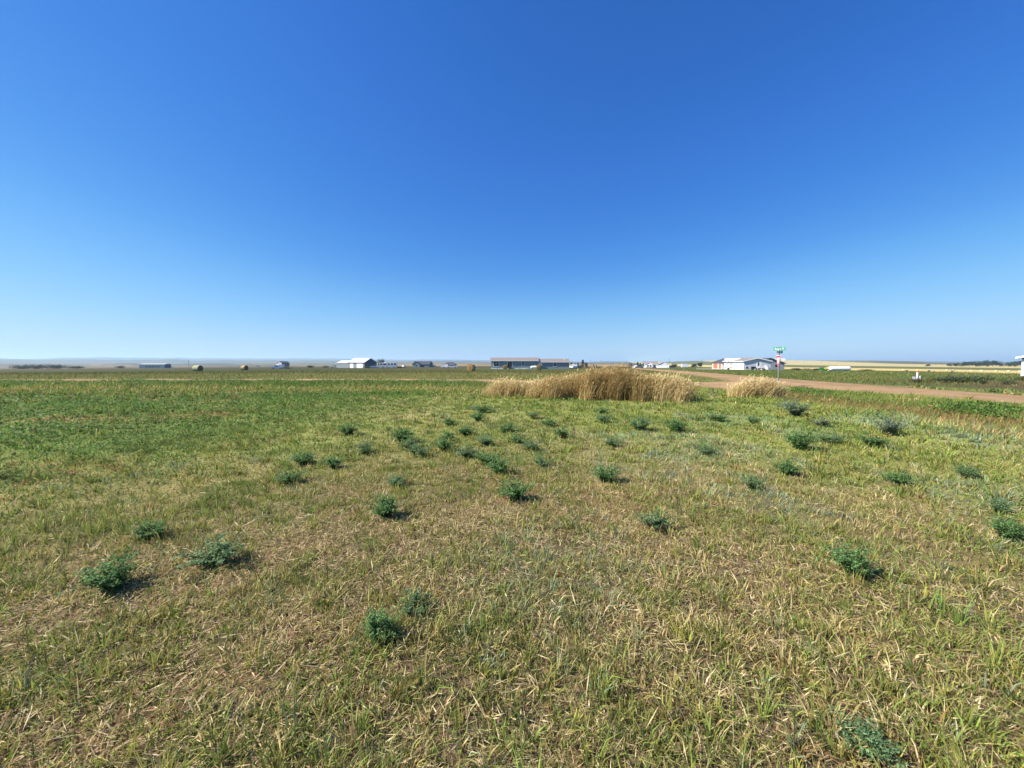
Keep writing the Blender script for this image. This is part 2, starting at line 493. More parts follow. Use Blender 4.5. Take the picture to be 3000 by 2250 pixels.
# ------------------------------------------------------------------ materials
M = dict(
    blue_siding=siding('blue_grey_siding', (.235,.265,.285)),
    grey_siding=siding('light_grey_siding', (.53,.55,.60)),
    slate_siding=siding('slate_siding', (.13,.16,.20)),
    white_siding=siding('white_siding', (.78,.78,.77)),
    white=mat('white_trim', (.80,.80,.79), .5, .04),
    skirt=mat('white_skirting', (.74,.74,.72), .6, .06, 2),
    shingle=mat('brown_grey_shingles', (.20,.17,.155), .9, .22, 8, .3),
    dark_shingle=mat('charcoal_shingles', (.055,.06,.075), .9, .2, 8, .3),
    glass=mat('window_glass', (.012,.015,.02), .08, .05, 1, spec=.6),
    steel_pale=mat('pale_steel_sheet', (.56,.57,.52), .5, .06, 1.5),
    steel_grey=mat('grey_steel_sheet', (.22,.25,.26), .5, .06, 1.5),
    steel_navy=mat('navy_steel_sheet', (.06,.08,.12), .5, .08, 1.5),
    steel_roof=mat('galvanised_roof', (.56,.57,.57), .42, .05, 1.5),
    steel_blue=mat('blue_steel_sheet', (.20,.33,.42), .5, .06, 1.5),
    orange_door=mat('rust_orange_door', (.42,.13,.055), .6, .08, 3),
    black=mat('black_plastic', (.018,.018,.02), .6, .1),
    dark=mat('dark_timber', (.06,.05,.045), .9, .2),  # even dark brown for steps, doors and small dark parts
    timber=mat('weathered_timber', (.30,.25,.20), .85, .2, 12),
    rubber=mat('rubber', (.02,.02,.02), .8, .1),
    tank=mat('white_tank_paint', (.82,.82,.80), .35, .05, 2),
    galv=mat('galvanised_steel', (.33,.35,.36), .45, .12, 20, metal=.4),
    signgreen=mat('sign_green', (.015,.25,.13), .35, .04),
    signwhite=mat('sign_white', (.85,.88,.86), .35, .03),
    signpale=mat('sign_glare_and_panel', (.62,.74,.70), .4, .05),  # cross blade's glare put into the colour; also a pale panel
    signred=mat('sign_red', (.55,.035,.05), .35, .05),
    orange=mat('marker_orange', (.75,.16,.06), .5, .06),
    tractor=mat('tractor_green', (.03,.16,.03), .4, .06),
    yellow=mat('tractor_yellow', (.6,.42,.02), .45, .06),
    carwhite=mat('white_car_paint', (.80,.80,.80), .25, .03, spec=.5),
    carsilver=mat('silver_car_paint', (.45,.47,.50), .25, .04, spec=.5),
    cardark=mat('dark_car_paint', (.03,.035,.045), .25, .05, spec=.5),
    redwood=mat('dark_red_boards', (.16,.035,.03), .8, .15, 4),
    concrete=mat('concrete', (.50,.45,.38), .9, .1, 2, .2),
    bark=mat('bark', (.10,.075,.05), .95, .3, 10, .5),
)

def leaf_material(name, trans=.35, rough=.6, mul=None):
    m = bpy.data.materials.new(name); m.use_nodes = True
    nt = m.node_tree; n = nt.nodes; l = nt.links
    out = n['Material Output']; b = n['Principled BSDF']
    b.inputs['Roughness'].default_value = rough; b.inputs['Specular IOR Level'].default_value = .15
    at = n.new('ShaderNodeAttribute'); at.attribute_name = 'Col'
    src = at.outputs['Color']
    l.new(src, b.inputs['Base Color'])
    t = n.new('ShaderNodeBsdfTranslucent')
    l.new(src, t.inputs['Color'])
    mx = n.new('ShaderNodeMixShader'); mx.inputs[0].default_value = trans
    l.new(b.outputs[0], mx.inputs[1]); l.new(t.outputs[0], mx.inputs[2]); l.new(mx.outputs[0], out.inputs['Surface'])
    return m
LEAF = leaf_material('green_leaf', .38)
GRASS = leaf_material('grass_blade', .35, .55)
DRY = leaf_material('dry_grass', .30, .6)
CROWN = leaf_material('tree_leaf', .25)

# ------------------------------------------------------------------ house kit
FR = lambda y0=0.0: (lambda p: (p[0], y0-p[1], p[2]))                 # (along, out, z) on a front wall
LF = lambda x0=0.0: (lambda p: (x0-p[1], p[0], p[2]))                 # on a left wall, along = depth
RT = lambda x0=0.0: (lambda p: (x0+p[1], p[0], p[2]))
def window(root, xf, a, z, w, h, cols=2, rows=2, trim=.09, fm=None, name='window'):
    fm = fm or M['white']
    f = MB()
    f.box(a-trim, a+w+trim, .004, .06, z-trim, z); f.box(a-trim, a+w+trim, .004, .06, z+h, z+h+trim)
    f.box(a-trim, a, .004, .057, z, z+h); f.box(a+w, a+w+trim, .004, .057, z, z+h)
    o = f.build(name, fm, root, xf=xf)
    g = 0.05
    cw = (w-(cols-1)*g)/cols; ch = (h-(rows-1)*g)/rows
    for i in range(cols):
        for j in range(rows):
            MB().box(a+i*(cw+g), a+i*(cw+g)+cw, .004, .018, z+j*(ch+g), z+j*(ch+g)+ch).build('pane', M['glass'], o, xf=xf)
    if cols*rows > 1:
        q = MB()
        for i in range(1, cols): q.box(a+i*(cw+g)-g, a+i*(cw+g), .004, .045, z, z+h)
        for j in range(1, rows): q.box(a, a+w, .005, .038, z+j*(ch+g)-g, z+j*(ch+g))
        q.build('mullion', fm, o, xf=xf)
    return o
def door(root, xf, a, z, w, h, m, panels=0, name='door', trim=.09):
    d = MB().box(a, a+w, .004, .035, z, z+h).build(name, m, root, xf=xf)
    MB().box(a-trim, a, .004, .06, z, z+h).box(a+w, a+w+trim, .004, .06, z, z+h).box(a-trim, a+w+trim, .004, .062, z+h, z+h+trim).build('door_frame', M['white'], d, xf=xf)
    for k in range(panels):
        ph = h/panels
        MB().box(a+.05, a+w-.05, .036, .05, z+k*ph+.03, z+(k+1)*ph-.03).build('door_panel', m, d, xf=xf)
    return d
def gable_x(root, x0, x1, y0, y1, h, rise, wall_m, roof_m, over=.35, base=0.0, trim_m=None, name='roof'):
    """ridge along x"""
    ym = (y0+y1)/2; t = .16; sl = rise/((y1-y0)/2)
    w = MB().prism([(y0,base),(y1,base),(y1,h),(ym,h+rise),(y0,h)], 'x', x0, x1).build('wall', wall_m, root)
    zo = h-over*sl
    r = MB().prism([(y0-over,zo+.01),(ym,h+rise+.01),(y1+over,zo+.01),(y1+over,zo+t),(ym,h+rise+t),(y0-over,zo+t)], 'x', x0-over, x1+over).build(name, roof_m, root)
    if trim_m:
        MB().box(x0-over, x1+over, y0-over-.03, y0-over-.002, zo-.10, zo+t-.02).build('fascia', trim_m, r)
    return w, r
def gable_y(root, x0, x1, y0, y1, h, rise, wall_m, roof_m, over=.35, base=0.0, trim_m=None, name='roof'):
    """ridge along y"""
    xm = (x0+x1)/2; t = .16; sl = rise/((x1-x0)/2)
    w = MB().prism([(x0,base),(x1,base),(x1,h),(xm,h+rise),(x0,h)], 'y', y0, y1).build('wall', wall_m, root)
    zo = h-over*sl
    r = MB().prism([(x0-over,zo+.01),(xm,h+rise+.01),(x1+over,zo+.01),(x1+over,zo+t),(xm,h+rise+t),(x0-over,zo+t)], 'y', y0-over, y1+over).build(name, roof_m, root)
    if trim_m:
        y = y0-over
        MB().prism([(x0-over,zo-.10),(xm,h+rise-.10),(xm,h+rise+t+.03),(x0-over,zo+t+.03)], 'y', y-.03, y-.002).prism([(x1+over,zo-.10),(xm,h+rise-.10),(xm,h+rise+t+.03),(x1+over,zo+t+.03)], 'y', y-.03, y-.002).build('rake_board', trim_m, r)
        MB().box(x0-over-.03, x0-over-.002, y0-over, y1+over, zo-.10, zo+t-.02).build('fascia', trim_m, r)
    return w, r
def ground_root(name, x, y, rz=0, sink=.04): return empty(name, (x, y, tz(x, y)-sink), R(rz))

# ---- blue-grey manufactured home with lower wing
def blue_home():
    r = ground_root('manufactured_home', -7.3, 134, -1.2, .06)
    tag(r, 'long blue-grey manufactured home with white window trim and a lower garage wing', 'house')
    MB().box(.02, 16.2, .03, 8.4, -.3, .52).build('skirting', M['skirt'], r)
    gable_x(r, 0, 16.3, 0, 8.4, 2.98, .92, M['blue_siding'], M['shingle'], .35, .52, M['white'])
    gable_x(r, 16.32, 27.2, .5, 7.9, 2.52, .98, M['blue_siding'], M['shingle'], .3, -.3, M['white'])
    f = FR()
    window(r, f, .95, 1.0, 1.75, 1.72, 2, 2, .12)
    window(r, f, 10.75, 1.42, .8, 1.3, 1, 2, .12)
    d = door(r, f, 5.75, .66, 1.55, 2.02, M['dark'], name='patio_door', trim=.16)
    for a in (5.80, 6.56): MB().box(a, a+.69, .036, .05, .75, 2.6).build('pane', M['glass'], d, xf=f)
    MB().box(6.49, 6.56, .036, .055, .7, 2.64).build('mullion', M['timber'], d, xf=f)
    st = MB().box(6.0, 7.3, -1.0, -.1, -.1, .5).build('steps', M['dark'], r)
    MB().box(7.3, 8.2, -.8, -.2, -.1, .28).build('step', M['dark'], st)
    MB().box(12.95, 13.55, -.42, -.05, -.1, .48).build('air_unit', M['galv'], r)
    MB().box(8.3, 8.5, .004, .12, 1.1, 1.5).build('meter_box', M['galv'], r, xf=f)
    for a in (2.1, 9.9, 12.3): MB().box(a, a+.3, -.0, .02, .2, .36).build('skirting_vent', M['galv'], r, xf=FR(.03))
    f2 = FR(.5)
    door(r, f2, 16.75, .1, .95, 2.05, M['white'], 3, 'entry_door')
    window(r, f2, 21.85, .95, .95, 1.42, 1, 2, .12)
    MB().tube((25.7, 2.0, 2.9), (25.7, 2.0, 3.75), .07).build('vent_pipe', M['white'], r)
    for a in (2.9, 6.0, 9.1, 13.2): MB().box(a, a+.3, 3.6, 3.9, 3.85, 4.02).build('roof_vent', M['shingle'], r)
    MB().box(27.24, 27.5, 2.9, 3.3, 1.7, 2.1).build('eave_shade_box', M['dark'], r)  # added dark box standing in for the shaded eave at the roof end
blue_home()

# ---- light grey double-wide beside the road, with garage and orange doors
def grey_home():
    r = ground_root('manufactured_home', 75.8, 126.0, -8, .06)
    tag(r, 'light grey double-wide home with two pointed dormers and rust-orange garage doors', 'house')
    W, L = 8.2, 16.0
    MB().box(.03, W-.03, .03, L, -.3, .35).build('skirting', M['skirt'], r)
    gable_y(r, 0, W, 0, L, 2.85, .98, M['grey_siding'], M['shingle'], .38, .35, M['white'])
    # garage wing
    gable_y(r, -.6, W-.2, L+.02, L+9.8, 2.35, 1.5, M['grey_siding'], M['dark_shingle'], .4, -.3, None)
    lf = LF(0)
    for s in (3.1, 5.0): window(r, lf, s, 1.05, .35, 1.45, 1, 2, .05)
    for s, k in ((9.3, 3), (13.0, 2)):
        for q in range(k): window(r, lf, s+q*.62-.2, 1.0, .32, 1.5, 1, 2, .06)
        c = s+k*.31-.25
        dm = MB().prism([(c-1.25,2.72),(c+1.25,2.72),(c,3.72)], 'x', -.55, 3.0).build('dormer', M['grey_siding'], r)
        MB().prism([(c-1.5,2.58),(c-1.22,2.58),(c,3.62),(c+1.22,2.58),(c+1.5,2.58),(c,3.9)], 'x', -.70, 3.1).build('dormer_trim', M['white'], dm)
    MB().box(9.2, 10.9, .004, .05, .45, .85).build('lattice', M['timber'], r, xf=lf)
    dk = MB().box(10.9, 12.8, .02, 1.5, .45, .55).build('side_porch', M['timber'], r, xf=lf)
    for s in (11.0, 12.7): MB().box(s-.05, s+.05, 1.35, 1.45, -.1, 1.5).build('post', M['timber'], dk, xf=lf)
    lg = LF(-.6)
    for s, w in ((16.7, 2.5), (20.0, 4.6)):
        d = door(r, lg, s, .05, w, 1.95, M['orange_door'], 4, 'garage_door', .2)
    # end door and landing
    fr = FR(0)
    d = door(r, fr, 4.0, .6, .92, 2.0, M['white'], 0, 'end_door', .1)
    MB().box(4.25, 4.72, .036, .05, 1.2, 2.4).build('pane', M['glass'], d, xf=fr)
    MB().box(5.05, 5.45, .004, .04, 1.1, 2.45).build('storm_door', M['skirt'], d, xf=fr)
    ld = MB().box(3.6, 5.6, -1.5, -.02, .45, .57).build('landing', M['dark'], r)
    for x_ in (3.65, 4.3, 4.95, 5.5):
        MB().box(x_, x_+.08, -1.45, -1.37, -.2, 1.25).build('rail_post', M['white'], ld)
    MB().box(3.6, 5.6, -1.46, -1.4, 1.2, 1.28).build('rail', M['white'], ld)
    for i in range(8): MB().box(3.78+i*.22, 3.84+i*.22, -1.45, -1.41, .57, 1.2).build('baluster', M['white'], ld)
    for i in range(3): MB().box(5.62+i*.28, 5.9+i*.28, -1.4, -.3, -.2, .42-i*.15).build('step', M['dark'], ld)
    MB().box(3.7, 5.5, -1.3, -.1, -.2, .44).build('landing_base', M['black'], ld)
    MB().box(4.2, 4.45, .01, .14, 2.72, 2.85).build('porch_light', M['black'], r, xf=fr)
    return r
HB = grey_home()
def hb(u, w):
    a = R(8); return 75.8+u*math.cos(a)+w*math.sin(a), 126.0-u*math.sin(a)+w*math.cos(a)

def grey_shop():
    x, y = hb(10.4, 15.0)
    r = ground_root('garage_building', x, y, -8, .06)
    tag(r, 'grey garage with dark gable roof standing behind the double-wide home', 'garage')
    gable_y(r, 0, 9.6, 0, 12, 2.35, 1.75, siding('mid_grey_siding', (.26,.28,.32)), M['dark_shingle'], .45, -.3, None)
    window(r, FR(0), 1.4, 1.1, 1.0, .7, 2, 1, .05, M['black'])
    window(r, FR(0), 6.6, 1.1, 1.0, .7, 2, 1, .05, M['black'])
grey_shop()
x, y = hb(-6, 21)
def pad():
    m = MB().box(-6.5, -.65, 15.8, 26.2, -.1, .05)
    o = m.build('concrete_drive', M['concrete']); o.location = (75.8, 126, tz(*hb(-3,21))-.0); o.rotation_euler = (0,0,R(-8)); tag(o, kind='structure')
pad()

# ---- building cut by the right edge
def edge_building():
    r = ground_root('outbuilding', 78.1, 59, -54, .06)
    tag(r, 'pale blue steel building with white corner trim and a low gable roof', 'building')
    gable_y(r, 0, 9.5, 0, 14, 2.95, 1.25, M['steel_blue'], M['steel_roof'], .6, -.3, M['white'])
    MB().box(-.03, .35, -.035, -.004, -.3, 2.6).build('corner_trim', M['white'], r)
    MB().box(-.035, -.004, -.03, .35, -.3, 2.6).build('corner_trim', M['white'], r)
    MB().box(-.04, .9, -.05, -.006, 2.6, 2.92).build('soffit_band', M['steel_navy'], r)
    door(r, FR(0), 1.0, .0, 1.0, 2.1, M['white'], 0, 'entry_door')
    window(r, FR(0), 4.2, 1.0, 1.4, 1.1, 2, 1, .1)
edge_building()

# ---- steel workshop with lean-to
def workshop():
    r = ground_root('steel_workshop', -102.7, 268, -25, .1)
    tag(r, 'steel workshop with pale roof, shade-darkened end wall and two white overhead doors', 'workshop')
    # main hall: long front faces -y, ridge along x
    x0, x1, d = -15.5, 0, 11.5
    gable_x(r, x0, x1, 0, d, 3.9, 3.0, M['steel_grey'], M['steel_roof'], .3, -.4, None)
    MB().prism([(-.02,-.4),(d+.02,-.4),(d+.02,3.88),(d/2,6.85),(-.02,3.88)], 'x', x1+.005, x1+.05).build('end_wall', M['steel_navy'], r)  # shade on the end away from the sun, put into a navy sheet
    MB().box(x0-.3, x1+.3, -.36, -.31, 3.55, 3.85).build('eave_band', M['steel_navy'], r)
    f = FR(0)
    door(r, f, -7.2, .0, 5.6, 3.0, M['white'], 4, 'overhead_door', .12)
    door(r, f, -13.6, .0, 3.0, 3.0, M['white'], 4, 'overhead_door', .12)
    rt = RT(.05)
    for s in (3.0, 7.4): window(r, rt, s, 1.2, .8, 1.0, 1, 1, .08, M['steel_grey'])
    # lean-to bay on the far end
    L0 = -27
    w = MB().prism([(0,-.4),(9,-.4),(9,3.5),(4.5,5.2),(0,3.5)], 'x', L0, x0-.02).build('lean_to_wall', M['steel_grey'], r)
    MB().prism([(.02,-.4),(8.98,-.4),(8.98,3.5),(4.5,5.15),(.02,3.5)], 'x', L0-.06, L0-.004).build('lean_to_end', M['steel_pale'], r)
    MB().prism([(-.3,3.4),(4.5,5.22),(9.3,3.4),(9.3,3.52),(4.5,5.36),(-.3,3.52)], 'x', L0-.3, x0-.32).build('lean_to_roof', M['steel_roof'], r)
workshop()

# ---- dark slate house far beyond the lawn
def slate_house():
    r = ground_root('slate_house', -86.5, 335, -8, .1)
    tag(r, 'small dark slate house with a charcoal roof and a forward gable', 'house')
    gable_x(r, 0, 15, 0, 9, 2.6, 2.6, M['slate_siding'], M['dark_shingle'], .4, -.4, None)
    gable_y(r, 1.6, 8.2, -4, 1.5, 2.5, 2.0, siding('teal_siding', (.14,.19,.21)), M['dark_shingle'], .3, -.4, None, 'gable_roof')
    for a in (9.3, 11.8): window(r, FR(0), a, .9, 1.0, 1.2, 1, 2, .08)
    door(r, FR(0), 13.4, 0, .9, 2.0, M['dark'], 0, 'door')
    window(r, FR(-4), 4.2, 1.0, 1.3, 1.1, 2, 1, .08, M['slate_siding'])
slate_house()

def white_two_storey():
    r = ground_root('two_storey_house', -324.0, 530, -12, .2)
    tag(r, 'two-storey house with white gabled front and dark blue side wall', 'house')
    gable_y(r, 0, 8, 0, 14, 5.3, 2.3, M['white_siding'], M['dark_shingle'], .5, -.5, M['white'])
    MB().box(8.01, 8.1, .0, 14, -.5, 5.25).build('side_wall', mat('navy_siding', (.045,.065,.12), .7), r)
    for a, z in ((1.2,3.4),(4.8,3.4),(1.2,.7),(4.8,.7)): window(r, FR(0), a, z, 1.7, 1.5, 2, 1, .1)
    window(r, FR(0), 3.2, 5.7, 1.5, 1.0, 1, 1, .1)
    MB().box(-.4, 8.2, -2.2, -.05, 2.55, 2.75).build('balcony', M['white'], r)
    for x_ in (-.2, 2.6, 5.3, 8.0): MB().box(x_-.1, x_+.1, -2.1, -1.9, -.5, 3.6).build('balcony_post', M['white'], r)
white_two_storey()

def long_shed():
    r = ground_root('long_steel_shed', -334.0, 345, 10, .2)
    tag(r, 'long pale green-grey steel shed with small dark windows and navy end', 'shed')
    gable_x(r, 0, 20, 0, 8, 3.6, .5, mat('pale_green_steel', (.42,.50,.46), .6, .05), M['steel_pale'], .2, -.4, None)
    MB().box(20.01, 20.1, 0, 8, -.4, 3.9).build('end_wall', M['steel_navy'], r)
    for a in (5.0, 7.6, 10.0, 12.2, 14.4): window(r, FR(0), a, 1.0, 1.5, .9, 1, 1, .05, M['galv'])
long_shed()

def dark_roof_house():
    r = ground_root('dark_roof_house', -92.0, 520, 0, .2)
    tag(r, 'low house with a dark hipped roof behind the white box trailer', 'house')
    MB().box(0, 16, 0, 9, -.4, 2.7).build('wall', M['slate_siding'], r)
    MB().add([(-.5,-.5,2.6),(16.5,-.5,2.6),(16.5,9.5,2.6),(-.5,9.5,2.6),(4.3,4.5,6.0),(11.7,4.5,6.0)],
             [(0,1,5,4),(1,2,5),(2,3,4,5),(3,0,4),(0,3,2,1)]).build('roof', M['dark_shingle'], r)
    for a in (3, 7, 12): window(r, FR(0), a, .9, 1.3, 1.2, 2, 1, .1)
dark_roof_house()

def white_house():
    r = ground_root('white_house', 96.5, 283, -18, .1)
    tag(r, 'white ranch house with an attached double garage and brown roof', 'house')
    gable_x(r, 0, 10, 0, 9, 2.8, 1.9, M['white_siding'], M['shingle'], .4, -.4, M['white'])
    gable_y(r, 1.6, 6.4, -2.0, 2.0, 2.9, 1.3, M['white_siding'], M['shingle'], .3, -.4, M['white'], 'gable_roof')
    gable_y(r, 10.02, 17.5, -1.5, 8, 2.7, 1.7, M['white_siding'], M['shingle'], .35, -.4, M['white'], 'garage_roof')
    window(r, FR(-2), 2.5, .9, 1.25, 1.25, 1, 2, .12); window(r, FR(-2), 4.3, .9, 1.25, 1.25, 1, 2, .12)
    door(r, FR(-1.5), 11.4, .0, 4.8, 2.1, M['white'], 4, 'garage_door', .12)
    MB().box(11.3, 16.3, .07, .1, 2.12, 2.3).build('door_lintel', M['dark'], r, xf=FR(-1.5))
    window(r, LF(0), 3.2, 1.0, 1.1, 1.3, 1, 2, .1)
    door(r, FR(0), 7.6, .1, .95, 2.05, M['dark'], 0, 'door')
    MB().box(1.7, 6.3, -2.3, -2.02, .1, .6).build('planter', M['timber'], r)
white_house()

def small_shed(x, y, rz, w, d, h, wm, rm, label, name='shed', cat='shed'):
    r = ground_root(name, x, y, rz, .15)
    tag(r, label, cat)
    gable_x(r, 0, w, 0, d, h, h*.3, wm, rm, .2, -.3, None)
    door(r, FR(0), w*.3, 0, w*.3, h*.8, M['dark'], 0, 'door')
    return r
small_shed(172, 575, -10, 7.5, 6, 3.6, M['redwood'], M['dark_shingle'], 'dark red board shed out on the plain beside a small grey shed')
small_shed(203, 585, -10, 7, 6, 3.6, M['steel_grey'], M['steel_roof'], 'small grey shed with pale roof next to the dark red shed')
small_shed(178, 470, -12, 13, 8, 2.6, M['white_siding'], M['steel_pale'], 'low white outbuilding just behind the white ranch house')

# far specks on the plain
far_list = [(-900, 980, 20, 30, 10, 5, 'white_siding', 'dark_shingle', 'white farmstead shed alone on the hazy plain'),
            (-760, 1300, 10, 34, 12, 6, 'white_siding', 'steel_pale', 'long white barn far out under the blue hills'),
            (-255, 640, 30, 9, 7, 3, 'white_siding', 'steel_pale', 'tiny white shed on the tan plain behind the hay bales'),
            (-250, 1050, 0, 12, 8, 4, 'white_siding', 'shingle', 'tiny white cottage on the plain beyond the slate house'),
            (1300, 1900, -20, 40, 14, 7, 'white_siding', 'steel_roof', 'long white barn at the foot of the low eastern hills')]
for (x, y, rz, w, d, h, a, b, lab) in far_list:
    small_shed(x, y, rz, w, d, h, M[a], M[b], lab, 'barn', 'barn')

# ------------------------------------------------------------------ hay bales
def bale_material():
    m = bpy.data.materials.new('hay'); m.use_nodes = True
    nt = m.node_tree; n = nt.nodes; l = nt.links; b = n['Principled BSDF']
    b.inputs['Roughness'].default_value = .9; b.inputs['Specular IOR Level'].default_value = .1
    tc = n.new('ShaderNodeTexCoord')
    sep = n.new('ShaderNodeSeparateXYZ'); l.new(tc.outputs['Object'], sep.inputs[0])
    # rings round the axle (object x axis)
    v = n.new('ShaderNodeCombineXYZ'); l.new(sep.outputs['Y'], v.inputs[0]); l.new(sep.outputs['Z'], v.inputs[1])
    ln = n.new('ShaderNodeVectorMath'); ln.operation = 'LENGTH'; l.new(v.outputs[0], ln.inputs[0])
    nz = n.new('ShaderNodeTexNoise'); nz.inputs['Scale'].default_value = 9; nz.inputs['Detail'].default_value = 8
    l.new(tc.outputs['Object'], nz.inputs['Vector'])
    ad = n.new('ShaderNodeMath'); ad.operation = 'MULTIPLY_ADD'; ad.inputs[1].default_value = .10
    l.new(nz.outputs[0], ad.inputs[0]); l.new(ln.outputs['Value'], ad.inputs[2])
    sn = n.new('ShaderNodeMath'); sn.operation = 'SINE'
    mu = n.new('ShaderNodeMath'); mu.operation = 'MULTIPLY'; mu.inputs[1].default_value = 62
    l.new(ad.outputs[0], mu.inputs[0]); l.new(mu.outputs[0], sn.inputs[0])
    rp = n.new('ShaderNodeMapRange'); rp.inputs['From Min'].default_value = -1; rp.inputs['From Max'].default_value = 1
    l.new(sn.outputs[0], rp.inputs[0])
    mx = n.new('ShaderNodeMix'); mx.data_type = 'RGBA'
    mx.inputs[6].default_value = (.26,.165,.07,1); mx.inputs[7].default_value = (.42,.29,.13,1)
    l.new(rp.outputs[0], mx.inputs[0])
    m2 = n.new('ShaderNodeMix'); m2.data_type = 'RGBA'; m2.blend_type = 'MULTIPLY'; m2.inputs[0].default_value = .6
    l.new(mx.outputs[2], m2.inputs[6]); l.new(nz.outputs[0], m2.inputs[7])
    l.new(m2.outputs[2], b.inputs['Base Color'])
    bp = n.new('ShaderNodeBump'); bp.inputs['Distance'].default_value = .04; bp.inputs['Strength'].default_value = .9
    l.new(nz.outputs[0], bp.inputs['Height']); l.new(bp.outputs[0], b.inputs['Normal'])
    return m
HAY = bale_material()
HAYSKIN = mat('weathered_hay_skin', (.34,.34,.19), .9, .3, 14, .6, stretch=(8, 1, 1))
HAYTAN = mat('tan_hay_skin', (.36,.26,.13), .9, .3, 14, .6, stretch=(8, 1, 1))
def hay_bale(x, y, axis_az, label, skin, rad=.76, ln=1.5):
    r = empty('hay_bale', (x, y, tz(x, y)+rad-.06), R(90-axis_az))       # local x = axle
    tag(r, label, 'hay bale', 'round hay bales')
    seg = 40
    rr = random.Random(int(abs(x)*10))
    # end discs (slightly domed, ragged) and wrapped skin
    for sgn in (-1, 1):
        vs, fs = [], []
        rings = [0, .12, .3, .48, .64, .8, .93, 1.0]
        for q in rings:
            for k in range(seg):
                a = 2*math.pi*k/seg
                e = (rr.random()-.5)*.03
                rad_ = q*rad*(1-.02*(math.sin(a) < -.9))
                vs.append((sgn*(ln/2-.10*(q**4)+.03*math.cos(q*18)+e), rad_*math.cos(a), rad_*math.sin(a)))
        for j in range(len(rings)-1):
            for k in range(seg): fs.append((j*seg+k, j*seg+(k+1)%seg, (j+1)*seg+(k+1)%seg, (j+1)*seg+k))
        o = MB().add(vs, fs).build('end_face', HAY, r, True)
        MB().lathe([(.10,-.02),(.08,.02),(.03,.025)], 'x', 10, (sgn*(ln/2+.02),0,0)).build('core', M['dark'], o)
    vs, fs = [], []
    prof = [(-ln/2+.07,.985),(-ln/2+.14,1.0),(-ln/4,1.005),(0,1.0),(ln/4,1.007),(ln/2-.14,1.0),(ln/2-.07,.985)]
    for (h, q) in prof:
        for k in range(seg):
            a = 2*math.pi*k/seg; q2 = q*rad*(1+(rr.random()-.5)*.025)
            z = q2*math.sin(a); z = max(z, -rad+.05)
            vs.append((h, q2*math.cos(a), z))
    for j in range(len(prof)-1):
        for k in range(seg): fs.append((j*seg+k, j*seg+(k+1)%seg, (j+1)*seg+(k+1)%seg, (j+1)*seg+k))
    MB().add(vs, fs).build('wrapped_side', skin, r, True)
hay_bale(-78.4, 96, 98, 'pale greenish round hay bale lying with its shaded end beside a tan bale', HAYSKIN, .78, 1.75)
hay_bale(-82.0, 118, 104, 'tan round hay bale, the farther of the two on the open hayfield', HAYTAN, .76)
hay_bale(-8.7, 82, 201, 'big brown round hay bale alone on the grass left of the blue-grey home'.replace(' left of', ' short of'), HAYTAN, .80, 1.25)
hay_bale(-2.2, 123, 186, 'brown round hay bale beside the patio steps of the blue-grey home', HAYTAN, .78, 1.4)
hay_bale(7.4, 105, 184, 'brown round hay bale in front of the white propane tank', HAYTAN, .80, 1.4)

# ------------------------------------------------------------------ tanks
def propane_tank(x, y, rz, ln, rad, label):
    r = ground_root('propane_tank', x, y, rz, 0)
    tag(r, label, 'tank')
    h = ln/2
    prof = [(.02,-h),(rad*.45,-h+.05*rad),(rad*.8,-h+.28*rad),(rad*.96,-h+.6*rad),(rad,-h+.95*rad),(rad,h-.95*rad),(rad*.96,h-.6*rad),(rad*.8,h-.28*rad),(rad*.45,h-.05*rad),(.02,h)]
    MB().lathe(prof, 'x', 28, (0,0,rad+.16)).build('shell', M['tank'], r, True)
    for s in (-.55, .55): MB().box(s*h-.12, s*h+.12, -rad*.7, rad*.7, -.08, .32).build('saddle', M['galv'], r)
    MB().lathe([(.17,0),(.17,.2),(.12,.26),(.02,.28)], 'z', 14, (0,0,2*rad+.13)).build('valve_dome', M['galv'], r, True)
propane_tank(83.4, 98, -6, 5.1, .56, 'large white propane tank lying in the grass beside the green mower')
propane_tank(7.7, 128.5, 2, 3.0, .46, 'white propane tank in front of the blue-grey home')

